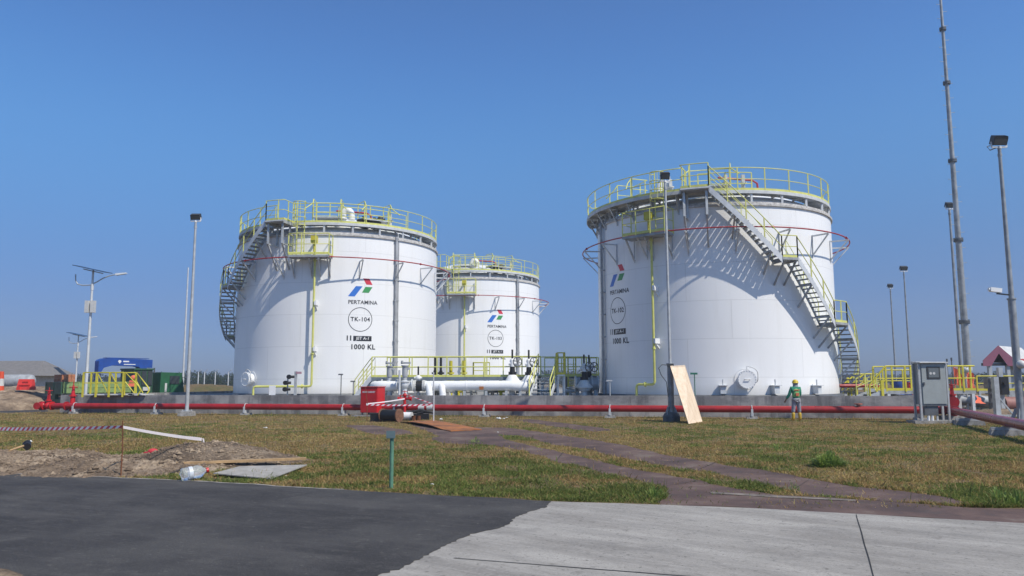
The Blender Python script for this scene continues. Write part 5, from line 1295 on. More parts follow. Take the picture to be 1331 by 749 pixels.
# stepped mast
Ym = 42; b_ = at(1261.5, 528, Ym); mast = thing('mast', 'very tall tapering steel mast with climbing pegs rising out of the top of the picture', 'mast', (b_.x, Ym, 0))
Hm = at(1227, -40, Ym).z; flz = [at(1229, 38, Ym).z, at(1234, 108, Ym).z, at(1241, 209, Ym).z, at(1248, 312, Ym).z, at(1256, 418.5, Ym).z]
m = MB(); nseg = 12
zs = [0]+sorted(flz)+[Hm+3]
for i in range(len(zs)-1):
    r0 = .205-.0105*zs[i]*.55; r1 = .205-.0105*zs[i+1]*.55; m.cyl((b_.x, Ym, zs[i]), (b_.x, Ym, zs[i+1]), r0, r1+.004, n=18)
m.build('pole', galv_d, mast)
for z in sorted(flz):
    rr = .205-.0058*z; m = MB(); m.cyl((b_.x, Ym, z-.07), (b_.x, Ym, z-.01), rr+.10, n=16); m.cyl((b_.x, Ym, z+.01), (b_.x, Ym, z+.07), rr+.10, n=16)
    for t in range(10): a = 2*pi*t/10; m.cyl((b_.x+cos(a)*(rr+.07), Ym+sin(a)*(rr+.07), z-.12), (b_.x+cos(a)*(rr+.07), Ym+sin(a)*(rr+.07), z+.12), .018, n=5)
    m.build('flange', steel_d, mast)
k = 0; z = 2.5
while z < Hm: 
    s = 1 if k % 2 else -1; rr = .205-.0058*z; m = MB(); m.tube([V(b_.x+s*rr*.9, Ym-.03, z), V(b_.x+s*(rr+.2), Ym-.03, z), V(b_.x+s*(rr+.2), Ym-.03, z+.04)], .013, 5); m.build('step_peg', galv, mast); z += .43; k += 1
# thin rod left
b_ = at(237.5, 500, 58); m = MB(); m.cyl((b_.x, 58, 0), (b_.x, 58, at(242.6, 348, 58).z), .085, .05, n=10); m.cyl((b_.x, 58, 0), (b_.x, 58, .1), .3, n=10); solo(m, 'lightning_rod', galv_l, 'plain thin steel rod standing just left of the left floodlight pole', 'pole', (b_.x, 58, 0))
# solar street lights
def solar(px, py, Y, pyt, pxt, w, label, s=1.0):
    b = at(px, py, Y); zt = at(pxt, pyt, Y).z; o = thing('solar_street_light', label, 'street lamp', (b.x, Y, 0), 'solar street lights'); x = b.x
    m = MB(); m.cyl((x, Y, 0), (x, Y, zt), .10*s, .06*s, n=12); m.cyl((x, Y, zt-1.1*s), (x, Y, zt-.75*s), .09*s, n=12); m.build('pole', galv_l, o)
    m = MB(); m.hexa([(x-w*.52, Y-.45*s, zt+.36*s), (x+w*.46, Y-.45*s, zt-.08*s), (x+w*.46, Y+.5*s, zt-.02*s), (x-w*.52, Y+.5*s, zt+.42*s), (x-w*.52, Y-.45*s, zt+.40*s), (x+w*.46, Y-.45*s, zt-.04*s), (x+w*.46, Y+.5*s, zt+.02*s), (x-w*.52, Y+.5*s, zt+.46*s)]); pn = m.build('solar_panel', paint('panel_blue', (.03, .04, .07), .2, 0, .05), o)
    m = MB(); m.beam((x-w*.3, Y, zt+.2*s), (x+w*.3, Y, zt-.08*s), .06*s, .06*s); m.tube([V(x, Y, zt), V(x, Y, zt+.12*s)], .06*s, 8); m.build('panel_frame', galv, pn)
    m = MB(); m.tube([V(x, Y, zt-.72*s), V(x+.25*s, Y, zt-.60*s), V(x+.6*s, Y, zt-.38*s), V(x+1.0*s, Y, zt-.22*s), V(x+1.45*s, Y, zt-.12*s)], .035*s, 7); m.build('lamp_arm', galv, o)
    m = MB(); m.hexa([(x+1.4*s, Y-.12*s, zt-.2*s), (x+2.05*s, Y-.1*s, zt-.1*s), (x+2.05*s, Y+.1*s, zt-.1*s), (x+1.4*s, Y+.12*s, zt-.2*s), (x+1.4*s, Y-.1*s, zt-.08*s), (x+2.0*s, Y-.06*s, zt-.03*s), (x+2.0*s, Y+.06*s, zt-.03*s), (x+1.4*s, Y+.1*s, zt-.08*s)]); m.build('lamp_head', galv_l, o)
    m = MB(); m.tube([V(x, Y, zt-.78*s), V(x-.6*s, Y, zt-.80*s), V(x-.9*s, Y, zt-.72*s), V(x-1.02*s, Y, zt-.5*s), V(x-1.05*s, Y, zt-.12*s)], .035*s, 7); m.build('side_arm', galv, o)
    for k in (-1, 1): MB().box((x+k*.17*s, Y-.08, zt-2.1*s), (.24*s, .22*s, .72*s)).build('battery_box', offw, o)
solar(112.5, 490, 46, 354, 121, 2.0, 'nearer solar street light, large in front of the sky above the lorry bed')
solar(98.8, 488, 85, 437, 101, 2.2, 'farther small solar street light left of the large one', 1.0)

# ------------------------------------------------------------------ grey control cabinet
cb = gnd(1214, 551); Yc = cb.y; x0, x1 = at(1197.5, 500, Yc).x, at(1230, 500, Yc).x; z1 = at(1214, 472, Yc).z; z0 = at(1214, 526, Yc).z
cab = thing('control_cabinet', 'grey steel control cabinet with a small window standing on legs in the grass', 'cabinet', (cb.x, Yc, 0))
m = MB(); m.b2((x0, Yc, z0), (x1, Yc+.5, z1)); m.build('body', greycab, cab)
m = MB(); m.b2((x0+.03, Yc-.03, z0+.03), (x1-.03, Yc-.001, z1-.04)); d_ = m.build('door', greycab, cab)
m = MB(); xm = x0+.22; m.b2((xm, Yc-.045, z1-.62), (xm+.52, Yc-.031, z1-.14)); m.build('window_frame', dkgrey, d_)
m = MB(); m.b2((xm+.06, Yc-.056, z1-.56), (xm+.46, Yc-.046, z1-.20)); m.build('window', paint('window_grey', (.15, .17, .18), .12, 0, .1), d_)
for u in (.12, .25): MB().cyl((xm+u+.02, Yc-.058, z1-.4), (xm+u+.02, Yc-.062, z1-.4), .05, n=14).build('dial', offw, d_)
m = MB(); m.b2((x0+.06, Yc-.07, (z0+z1)/2-.06), (x0+.11, Yc-.031, (z0+z1)/2+.06)); m.build('handle', steel_d, d_)
m = MB(); m.hexa([(x0-.08, Yc-.14, z1+.002), (x1+.06, Yc-.14, z1+.002), (x1+.06, Yc+.58, z1+.002), (x0-.08, Yc+.58, z1+.002), (x0-.08, Yc-.14, z1+.035), (x1+.06, Yc-.14, z1+.035), (x1+.06, Yc+.58, z1+.07), (x0-.08, Yc+.58, z1+.07)]); m.build('roof', offw, cab)
for x in (x0-.05, x1+.05):
    for y in (Yc+.03, Yc+.47): MB().b2((x-.035, y-.035, 0), (x+.035, y+.035, z1-.02)).build('leg', galv, cab)
m = MB(); m.b2((x0-.1, Yc, z0-.06), (x1+.1, Yc+.06, z0-.003)); m.b2((x0+.1, Yc+.05, z0-.42), (x0+.62, Yc+.2, z0-.062)); m.build('cable_gland_frame', steel_d, cab)
for i, px in enumerate((1208.5, 1213.5, 1220)):
    c = at(px, 540, Yc).x; m = MB(); m.cyl((c, Yc+.1, 0), (c, Yc+.1, z0-.3 if i < 2 else z0), .05 if i < 2 else .035, n=12); m.build('conduit', whitep if i < 2 else galv_l, cab)
m = MB(); m.b2((x0-.35, Yc-.05, 0), (x1+.4, Yc+.65, .12)); m.build('base_slab', concrete_b, cab)

# ------------------------------------------------------------------ right platform and yellow rails
def zY(py, Y, px=1200): return at(px, py, Y).z
YR = 37.5; zd = zY(508, YR); x0, x1 = X(1152, 500, YR), X(1268, 500, YR); zt = zY(476, YR); hh = zt-zd
rpf = thing('valve_platform', 'yellow railed platform behind the grey cabinet, reached by steps on its left', 'platform', (x0, YR, 0))
m = MB(); m.b2((x0, YR, zd-.16), (x1, YR+1.3, zd)); m.build('deck', grate, rpf)
for x in (x0+.1, (x0+x1)/2, x1-.15):
    for y in (YR+.05, YR+1.2): MB().b2((x-.07, y-.07, 0), (x+.07, y+.07, zd-.16)).build('leg', galv_l, rpf)
m = MB(); rail(m, [(x0, YR, zd), (x1, YR, zd), (x1, YR+1.3, zd)], hh, 1.0, r=.036); m.build('handrail', yellow_w, rpf)
m = MB(); rail(m, [(x0, YR+1.3, zd), (x1-1.5, YR+1.3, zd)], hh, 1.1, r=.034); m.build('handrail', yellow_w, rpf)
sf = thing('platform_steps', 'yellow railed steps climbing from the compound to the right platform', 'stairs', (X(1130, 513, YR), YR, FZ))
stairflight(sf, (x0, YR, zd), (X(1128, 513, YR), YR, FZ), 1.2, (0, 1, 0), 3, mat=galv)
m = MB(); xq = X(1130, 500, YR-.02); m.tube([V(x0, YR-.03, zt), V(xq, YR-.03, zY(500, YR)), V(xq, YR-.03, FZ)], .045, 7); m.tube([V(x0, YR-.03, zd+hh*.5), V(xq+.3, YR-.03, FZ+.3)], .035, 6); m.beam((xq+.6, YR-.03, FZ), (xq+.6, YR-.03, zY(494, YR)), .12, .12); m.build('handrail', yellow_w, sf)
# rear stile in yellow, between tank stair and platform
Y3 = 41; xs = [X(p, 500, Y3) for p in (1106, 1113, 1124, 1137, 1144)]; z3 = zY(486, Y3)
o = thing('wall_stile', 'yellow stile frame standing between the right tank stair and the platform steps', 'stairs', (xs[0], Y3, FZ))
for y in (Y3, Y3+1):
    m = MB(); m.tube([V(xs[0], y, FZ), V(xs[0], y, FZ+.6), V(xs[2], y, z3), V(xs[4], y, z3), V(xs[4], y, FZ)], .045, 7)
    for x in xs[1:4]: m.beam((x, y, FZ), (x, y, FZ+1.0), .10, .10)
    m.tube([V(xs[0], y, FZ+.3), V(xs[2], y, FZ+.8), V(xs[4], y, FZ+.8)], .03, 6); m.build('handrail', yellow_w, o)
m = MB(); m.b2((xs[1], Y3+.02, FZ+.35), (xs[3], Y3+.98, FZ+.42)); m.build('deck', galv, o)
m = MB(); xq = X(1130, 500, Y3); rail(m, [(X(1148, 500, 43), 43, FZ+.2), (X(1200, 500, 43), 43, FZ+.2)], 1.2, .9, r=.035); solo(m, 'rear_rail', yellow_w, 'farther row of yellow rail with several uprights behind the steps', 'railing', (X(1148, 500, 43), 43, FZ))
# thin yellow rail running to the right edge
Y4 = 40.0; xs0, xs1 = X(1270, 500, Y4), X(1420, 500, Y4); z4 = zY(508, Y4, 1290); m = MB(); rail(m, [(xs0, Y4, z4), (xs1, Y4, z4)], zY(489, Y4, 1290)-z4, 1.8, r=.032)
o = thing('long_rail', 'long low yellow rail running out to the right edge behind the shelter post', 'railing', (xs0, Y4, 0)); m.build('handrail', yellow_w, o)
for x in np.linspace(xs0+.1, xs1-.1, 6): MB().b2((x-.05, Y4-.05, 0), (x+.05, Y4+.05, z4)).build('leg', galv, o)
m = MB(); m.b2((xs0, Y4, z4-.14), (xs1, Y4+.9, z4-.02)); m.build('deck', grate, o)
# red pipe in compound on right
m = MB(); Y5 = 39.8; zz = zY(501.5, Y5, 1120); m.tube([V(X(1091, 500, Y5), Y5, zz), V(X(1139, 500, Y5), Y5, zz), V(X(1141, 500, Y5), Y5, zz-.06), V(X(1141, 500, Y5), Y5, FZ)], .085, 12); solo(m, 'red_branch_pipe', red, 'short red pipe coming round the right tank foot and dropping to the floor', 'pipe', (X(1141, 500, Y5), Y5, FZ))
m = MB(); m.tube([V(X(1143, 500, Y5), Y5, zz), V(X(1144, 500, Y5), Y5, zz+.05), V(X(1146, 500, Y5), Y5, zz-.06), V(X(1146, 500, Y5), Y5, FZ)], .07, 10); m.tube([V(X(1121, 500, Y5), Y5-.3, FZ+.5), V(X(1122, 500, Y5), Y5-.3, FZ+.2), V(X(1127, 500, Y5), Y5-.3, FZ+.12)], .06, 10); solo(m, 'yellow_bend', paint('pale_yellow', (.62, .58, .25), .5), 'pale yellow pipe bend beside the red branch pipe', 'pipe', (X(1146, 500, Y5), Y5, FZ))
# distant items seen through rails
for (px, py0, py1, w, mt, nm, lab, Y) in ((1167.5, 506, 495, .45, bluep, 'blue_drum', 'blue drum seen through the yellow rails, left one', 60), (1179.5, 506, 494.5, .45, bluep, 'blue_drum', 'blue drum seen through the yellow rails, right one', 60), (1186, 505, 498, .55, red_b, 'red_case', 'small red case behind the rails left of the cabinet', 45)):
    a = at(px, py0, Y); b = at(px, py1, Y); m = MB(); zf = a.z-.0
    if nm == 'blue_drum':
        m.tube([V(a.x, Y, 0.0), V(a.x, Y, b.z*.33), V(a.x, Y, b.z*.34), V(a.x, Y, b.z*.36), V(a.x, Y, b.z*.66), V(a.x, Y, b.z*.68), V(a.x, Y, b.z)], [w*.9, w*.9, w*.96, w*.9, w*.9, w*.96, w*.88], 20)
        solo(m, nm, mt, lab, 'drum', (a.x, Y, 0), 'blue drums far behind')
    else: m.box((a.x, Y, (a.z+b.z)/2), (w, .4, b.z-a.z)); m.box((a.x, Y, b.z+.02), (w+.06, .46, .05)); m.beam((a.x, Y, FZ), (a.x, Y, a.z), .08, .08); solo(m, nm, mt, lab, 'box', (a.x, Y, FZ))
for i, (px, py1) in enumerate(((1187, 470), (1191, 470), (1233, 466.5), (1239, 465))):
    Y = 39.3; a = at(px, 500, Y); m = MB(); m.cyl((a.x, Y, 0), (a.x, Y, at(px, py1+4, Y).z), .025, n=8); m.cyl((a.x, Y, at(px, py1+4, Y).z), (a.x, Y, at(px, py1, Y).z), .045, n=8); m.cyl((a.x, Y, 0), (a.x, Y, .9), .06, n=8)
    solo(m, 'thin_standpipe', steel_d, ['thin dark standpipe left of the cabinet roof, left of two', 'thin dark standpipe touching the cabinet roof edge', 'thin dark standpipe right of the cabinet, left of two', 'thin dark standpipe right of the cabinet, right of two'][i], 'standpipe', (a.x, Y, 0), 'thin standpipes by the platform')
# orange cloth hung on frame
Y = 40.5; a = at(1241, 486, Y); m = MB()
n = 8
def cloth(m, A, B, C, D, s=0):
    for i in range(n):
        for j in range(n):
            def P(u, v): return (A*(1-u)+B*u)*(1-v)+(D*(1-u)+C*u)*v+V(0, .10*sin((u*3+v*2)*3+s), 0)
            m.poly([P(i/n, j/n), P((i+1)/n, j/n), P((i+1)/n, (j+1)/n), P(i/n, (j+1)/n)], True)
cloth(m, at(1239.5, 476, Y), at(1249, 485, Y), at(1255, 504, Y), at(1243, 500, Y)); cloth(m, at(1252, 483, Y), at(1264, 485, Y), at(1269, 507, Y), at(1254, 507, Y), 1)
m.tube([at(1239.5, 476, Y), V(at(1239.5, 476, Y).x, Y, 0)], .03, 6); m.tube([at(1262, 484, Y), V(at(1262, 484, Y).x, Y, 0)], .03, 6); m.tube([at(1239.5, 476.5, Y), at(1262, 485, Y)], .012, 5)
solo(m, 'orange_windsock', fabric_o, 'orange cloth sheets hanging behind the platform rail beside the mast', 'cloth', (a.x, Y, 0))
a = at(1280, 524, 38); m = MB(); cloth(m, at(1269, 514, 38.5), at(1273, 517, 38.5), at(1280, 525, 37.6), at(1268, 524, 37.4), 2); 
solo(m, 'orange_rag', fabric_o, 'crumpled orange cloth on the ground right of the platform', 'cloth', (a.x, 38, 0))
b0 = at(1254.5, 482, 39.5); o = thing('camera_head', 'grey white camera on a short post above the platform rail beside the mast', 'camera', (b0.x, 39.5, 0)); m = MB(); m.cyl((b0.x, 39.5, 0), (b0.x, 39.5, b0.z), .05, n=8); m.build('post', galv, o); m = MB(); m.sphere((b0.x, 39.45, b0.z+.05), .17, 12, 8); m.box((b0.x+.12, 39.4, b0.z+.1), (.3, .2, .18)); m.build('head', galv_l, o)
# shelter
Y = 43; xl, xm_, xr = at(1278, 476, Y).x, at(1297.5, 449, Y).x, at(1321, 476, Y).x; ze, zp = at(1290, 476, Y).z, at(1297, 449, Y).z; ze0 = at(1290, 469, Y).z
sh = thing('shelter', 'small open shelter with a faded pink gable and red eaves at the right edge', 'shelter', (xm_, Y, 0)); L_ = 5.0
sx = .75  # ridge runs back to the right
def off(p, k): return V(p[0]+k*L_*.62, p[1]+k*L_*.55, p[2])
for (a, b, nm) in (((xl, ze), (xm_, zp), 'gable_board'), ((xm_, zp), (xr, ze), 'gable_board')):
    m = MB(); A = [V(a[0], Y, a[1]), V(b[0], Y, b[1]), V(b[0], Y, b[1]-.34), V(a[0], Y, a[1]-.0)] if a[1] < b[1] else [V(a[0], Y, a[1]-.34), V(a[0], Y, a[1]), V(b[0], Y, b[1]), V(b[0], Y, b[1]-.0)]
    if a[1] < b[1]: A = [V(a[0], Y, ze), V(a[0]+.45, Y, ze), V(b[0], Y, zp-.45), V(b[0], Y, zp), V(a[0], Y, ze+.32)]
    else: A = [V(b[0]-.45, Y, ze), V(b[0], Y, ze), V(b[0], Y, ze+.32), V(a[0], Y, zp), V(a[0], Y, zp-.45)]
    m.poly(A[::-1]); k = len(A); q = V(.03, .06, 0); m.poly([p+q for p in A])
    for i in range(k): m.poly([A[i], A[(i+1) % k], A[(i+1) % k]+q, A[i]+q])
    m.build(nm, pink, sh)
m = MB(); 
for (a, b) in (((xl, ze+.32), (xm_, zp)), ((xm_, zp), (xr, ze+.32))):
    A = [V(a[0]+.03, Y+.07, a[1]-.02), V(b[0]+.03, Y+.07, b[1]-.02)]; B = [off(p, 1) for p in A]
    m.hexa([A[0]-V(0, 0, .08), A[1]-V(0, 0, .08), B[1]-V(0, 0, .08), B[0]-V(0, 0, .08), A[0], A[1], B[1], B[0]])
m.build('roof', offw, sh)
m = MB(); A = [V(xl+.12, Y+.12, ze+.06), V(xr-.1, Y+.12, ze+.06)]; B = [off(p, 1) for p in A]; m.hexa([A[0], A[1], B[1], B[0]]+[p+V(0, 0, .04) for p in (A[0], A[1], B[1], B[0])]); m.build('roof_shade_panel', paint('roof_shade_dark', (.045, .035, .045), .8), sh)  # added dark panel, its colour stands for the shade under the roof
m = MB(); e0 = V(xr+.02, Y+.1, ze-.0); e1 = off(e0, 1); m.hexa([e0, e0+V(.05, 0, 0), e1+V(.05, 0, 0), e1, e0+V(0, 0, .42), e0+V(.05, 0, .42), e1+V(.05, 0, .42), e1+V(0, 0, .42)]); m.build('eaves_board', red_b, sh)
for k in (.1, .9):
    for fx in (.25, .8):
        p = V(xl+(xr-xl)*fx, Y+.2, 0); p = off(p, k-.1 if k < .5 else k); m = MB(); m.b2((p.x-.09, p.y-.09, 0), (p.x+.09, p.y+.09, ze+.3)); m.build('post', galv, sh)
m = MB(); p = V((xl+xr)/2, Y+.25, 0); m.beam((xl+.1, Y+.3, ze+.1), (xr-.1, Y+.3, ze+.1), .1, .15); m.build('tie_beam', steel_d, sh)
# post with dark device and square post beside it
Y = 35.5; a = at(1296.5, 537, Y); zt = at(1296, 490, Y).z; o = thing('square_post', 'square grey steel post with braces beside the shelter', 'post', (a.x, Y, 0)); m = MB(); m.b2((a.x-.11, Y-.11, 0), (a.x+.11, Y+.11, zt)); m.beam((a.x+.1, Y, .9), (a.x+.75, Y, .05), .06, .06); m.build('post', galv, o); MB().b2((a.x-.3, Y-.3, 0), (a.x+.9, Y+.3, .08)).build('base_plate', galv, o)
Y = 38.2; a = at(1300.5, 500, Y); o = thing('dark_device', 'dark boxy device fixed to a post right of the square grey post', 'device', (a.x, Y, 0)); m = MB(); zt = at(1300, 449, Y).z; m.b2((a.x-.1, Y-.1, 0), (a.x+.1, Y+.1, at(1300, 478, Y).z)); m.build('post', galv, o); m = MB(); z0, z1 = at(1300, 513, Y).z, at(1300, 490, Y).z; m.b2((a.x-.22, Y-.4, z0), (a.x+.16, Y-.12, z1)); m.cyl((a.x-.05, Y-.42, z1-.3), (a.x-.05, Y-.5, z1-.3), .1, n=12); m.build('case', blackp, o)
Y = 38.8; a = at(1288, 515, Y); o = thing('pump_column', 'dull grey column with flanges left of the square post', 'column', (a.x, Y, 0)); m = MB(); zt = at(1288, 491, Y).z; m.cyl((a.x, Y, 0), (a.x, Y, zt), .12, n=12)
for z in (.15, .5, .95, 1.5): m.cyl((a.x, Y, z), (a.x, Y, z+.06), .24, n=14)
m.box((a.x+.05, Y, zt-.3), (.5, .4, .5)); m.build('column', paint('dull_grey', (.24, .24, .24), .6, .2, .3), o)
# large reddish pipe on the ground at the right edge
Y = 39.4; m = MB(); z_ = at(1320, 523, Y).z; x0 = at(1305, 520, Y).x; m.cyl((x0, Y, .45), (x0+9, Y+.6, .45), .36, n=24); m.cyl((x0, Y, .45), (x0-.1, Y, .45), .40, n=24)
o = thing('big_ground_pipe', 'wide dusty red pipe lying on the ground at the right edge behind the posts', 'pipe', (x0, Y, 0)); m.build('pipe', paint('dusty_red', (.30, .13, .11), .6, 0, .2), o); m = MB(); m.cyl((x0-1.6, Y+.2, .62), (x0-.1, Y+.0, .5), .3, n=22); m.cyl((x0-3.4, Y+.9, .65), (x0-1.6, Y+.2, .62), .26, n=20); m.build('silver_section', silver, o)
# timber and rubble near
for i, (px, py, L_, yaw, lab) in enumerate(((1283, 527, 1.5, 5, 'upper loose plank in the scrap heap below the long rail'), (1281, 530, 1.2, -10, 'lower loose plank in the scrap heap below the long rail'), (1276, 533, .9, 20, 'short loose plank at the front of the scrap heap'))):
    a = gnd(px, py+8); M3 = Matrix.Rotation(R(yaw), 3, 'Z'); m = MB(); m.box((a.x, a.y, .06+.09*(2-i)), (L_, .16, .05), M3); solo(m, 'loose_plank', wood, lab, 'plank', (a.x, a.y, 0), 'planks in the scrap heap')
mound('scrap_heap', at(1290, 530, 38).x, 37.2, 2.6, 1.3, .22, soilm, 'low heap of soil and scraps under the long rail at the right', 'heap', 21, .1, .05, e=.7)

# ------------------------------------------------------------------ loose things in the foreground
P1c = gnd(30, 600); P2c = gnd(140, 602); P3c = gnd(270, 598)
mound('dirt_pile', at(20, 595, 16.4).x, 16.1, 2.6, 1.95, .22, soilm, 'pale crumbly soil heap at the left edge with the hammer on it', 'dirt pile', 31, .03, .085, group='soil heaps by the asphalt', e=.6)
mound('dirt_pile', at(155, 600, 15.8).x, 15.6, 2.6, 1.7, .15, soilm, 'low trampled soil heap around the tall rusty rod', 'dirt pile', 37, .03, .085, group='soil heaps by the asphalt', e=.6)
mound('dirt_pile', at(268, 598, 16.6).x, 16.85, 2.15, 1.6, .31, m_soil('darker_soil', .72), 'rounded darker soil heap behind the bottle and the timber', 'dirt pile', 43, .03, .05, group='soil heaps by the asphalt', e=.75)
piles = [(at(20, 595, 16.4).x, 16.1, 2.5, 1.85), (at(155, 600, 15.8).x, 15.55, 2.5, 1.6), (at(268, 598, 16.6).x, 16.55, 2.1, 1.45)]
# soil crumbs, uncountable
m = MB(); rn = random.Random(9)
def clod(m, p, r, rn):
    b = len(m.v); k = [rn.uniform(.7, 1.2) for _ in range(6)]
    for i, d in enumerate(((1, 0, 0), (-1, 0, 0), (0, 1, 0), (0, -1, 0), (0, 0, 1), (0, 0, -1))): m.v.append((p[0]+d[0]*r*k[i], p[1]+d[1]*r*k[i], p[2]+d[2]*r*k[i]*.7))
    for f in ((0, 2, 4), (2, 1, 4), (1, 3, 4), (3, 0, 4), (2, 0, 5), (1, 2, 5), (3, 1, 5), (0, 3, 5)): m.face([b+q for q in f])
dg = None
bpy.context.view_layer.update()
pobjs = [o for o in COL.objects if o.name.startswith('dirt_pile')]
for i in range(3600):
    c = piles[rn.randrange(3)]; a = rn.uniform(0, 2*pi); r = rn.uniform(0, 1)**.5; x = c[0]+c[2]*r*cos(a)*1.02; y = c[1]+c[3]*r*sin(a)*1.02
    zz = 0
    for po in pobjs:
        ok, loc, _, _ = po.ray_cast(V(x, y, 3)-po.location, V(0, 0, -1))
        if ok: zz = max(zz, (loc+po.location).z)
    clod(m, (x, y, zz+.004), rn.choice((.010, .014, .018, .026, .034, .075 if rn.random() < .25 else .03)), rn)
o = m.build('soil_crumbs', soilm); o['kind'] = 'stuff'; o['label'] = 'loose crumbs of soil scattered over the heaps'
def surf(x, y):
    zz = 0
    for po in pobjs:
        ok, loc, _, _ = po.ray_cast(V(x, y, 3)-po.location, V(0, 0, -1))
        if ok: zz = max(zz, (loc+po.location).z)
    return zz
# hammer with black head, handle slanting to the left
a = gnd(36, 600); Yh = 16.9; hp = at(34, 588, Yh); hq = at(11, 606, Yh-.75); hp.z = surf(hp.x, hp.y)+.13; hq.z = surf(hq.x, hq.y)+.03
o = thing('hammer', 'black headed sledgehammer with pale wooden handle lying on the left soil heap', 'hammer', tuple(hq)); m = MB(); m.cyl(hq, hp, .022, n=8); m.build('handle', wood, o); m = MB(); m.cyl(hp+V(-.06, .12, .02), hp+V(.09, -.12, -.03), .075, n=12); m.sphere(hp, .085, 10, 8); m.build('head', blackp, o)
# red cap
c = at(199, 586, 16.9); z_ = surf(c.x, c.y); m = MB(); m.sphere((c.x, c.y, z_+.03), .115, 16, 10, (1, .8, .6)); m.box((c.x-.10, c.y-.05, z_+.02), (.10, .13, .02)); solo(m, 'hard_hat', paint('cap_red', (.62, .045, .06), .6), 'red hard hat lying half buried between the soil heaps', 'hard hat', (c.x, c.y, z_))
# water bottle
c = gnd(249, 626); d = V(.78, .55, .12).normalized(); r = .135; a = V(c.x-.10, c.y+.05, r*.9); 
o = thing('water_bottle', 'large clear plastic gallon bottle with a red cap lying at the asphalt edge', 'bottle', (c.x, c.y, 0))
pr = [(.05, 0), (.125, .0), (.135, .03), (.128, .06), (.135, .09), (.126, .13), (.135, .17), (.126, .21), (.135, .25), (.134, .30), (.11, .36), (.07, .40), (.045, .42), (.04, .45)]
m = MB(); m.tube([a+d*(z-.1)*.9 for _, z in pr], [q*.85 for q, _ in pr], 24); m.build('body', plast, o); m = MB(); m.cyl(a+d*.31, a+d*.35, .045, n=16); m.build('cap', red_b, o)
m = MB(); m.tube([a+d*.02, a+d*.08], r*.85+.002, 24, caps=False); m.build('label_band', paint('band', (.62, .66, .70), .4), o)
# timber plank and grey sheet
p0, p1 = gnd(229, 610), gnd(394, 606); z0 = .06
m = MB(); m.beam(V(p0.x, p0.y, .11), V(p1.x, p1.y+.2, .13), .12, .045); solo(m, 'timber_plank', wood, 'long narrow timber plank lying along the top of the grey sheet', 'plank', (p0.x, p0.y, 0))
q = [gnd(277, 615), gnd(350, 622.5), gnd(399, 605), gnd(310, 605.5)]
zs = [.075, .035, .10, .12]
q = [gnd(px, py, z) for (px, py), z in zip(((277, 615), (352, 622), (399, 604), (312, 606)), zs)]
m = MB(); m.hexa([p-V(0, 0, .016) for p in q]+q); solo(m, 'grey_sheet', paint('grey_sheet', (.37, .35, .32), .8, 0, .2, 5), 'flat grey plywood sheet lying on the grass in front of the soil heap', 'sheet', q[0])
q = gnd(235, 618); m = MB(); m.beam(gnd(222, 618)+V(0, 0, .03), gnd(240, 613)+V(0, 0, .06), .05, .03); solo(m, 'dark_stick', paint('dark_wood', (.06, .045, .035), .8), 'dark stick lying left of the plastic bottle', 'stick', q)
# white debris along the wall foot
for i, (px, py, s) in enumerate(((646, 544.5, .09), (652, 545.5, .13), (658, 543.5, .07), (574, 546, .10), (411, 538.5, .08), (345, 557, .07), (38, 575, .07), (562, 631, .045), (372, 619.5, .03), (647, 562.5, .05))):
    a = gnd(px, py); m = MB(); rn2 = random.Random(i)
    for j in range(3): clod(m, (a.x+rn2.uniform(-.5, .5)*s*2, a.y+rn2.uniform(-.4, .4)*s, s*.3), s*rn2.uniform(.5, .9), rn2)
    L_ = ['white lump of rubble at the wall foot, left of three', 'largest white lump of rubble at the wall foot in the middle', 'small white lump of rubble right of the largest', 'pale lump beside the red pipe right of the drums', 'pale lump by the wall foot left of the red box', 'white scrap in the dry grass left of the red box', 'white scrap in the grass above the left soil heap', 'pale stone in the grass near the asphalt right of the green post', 'pale stone at the asphalt edge below the grey sheet', 'pale scrap on the red-brown slab']
    solo(m, 'white_rubble', offw, L_[i], 'rubble', (a.x, a.y, 0), 'pale bits of rubble')
# ------------------------------------------------------------------ worker
def skinmesh(joints, bones, radii, lvl=2, root=0):
    me = bpy.data.meshes.new('s'); me.from_pydata([tuple(j) for j in joints], bones, [])
    o = bpy.data.objects.new('s', me); COL.objects.link(o)
    o.modifiers.new('k', 'SKIN'); 
    for i, v in enumerate(me.skin_vertices[0].data):
        r = radii[i]; v.radius = (r, r) if not isinstance(r, tuple) else r; v.use_root = (i == root)
    sm = o.modifiers.new('s', 'SUBSURF'); sm.levels = lvl; sm.render_levels = lvl
    dg = bpy.context.evaluated_depsgraph_get(); ev = o.evaluated_get(dg); r = ev.to_mesh()
    mb = MB(); mb.v = [tuple(v.co) for v in r.vertices]; mb.f = [tuple(p.vertices) for p in r.polygons]; mb.sm = [True]*len(mb.f); mb.mi = [0]*len(mb.f)
    ev.to_mesh_clear(); bpy.data.objects.remove(o); bpy.data.meshes.remove(me)
    return mb
pp = gnd(1036, 547.5); PX, PYy = pp.x, pp.y
def W_(x, y, z): return V(PX+x, PYy+y, z)   # x right in view, y away from camera
hipz = .82
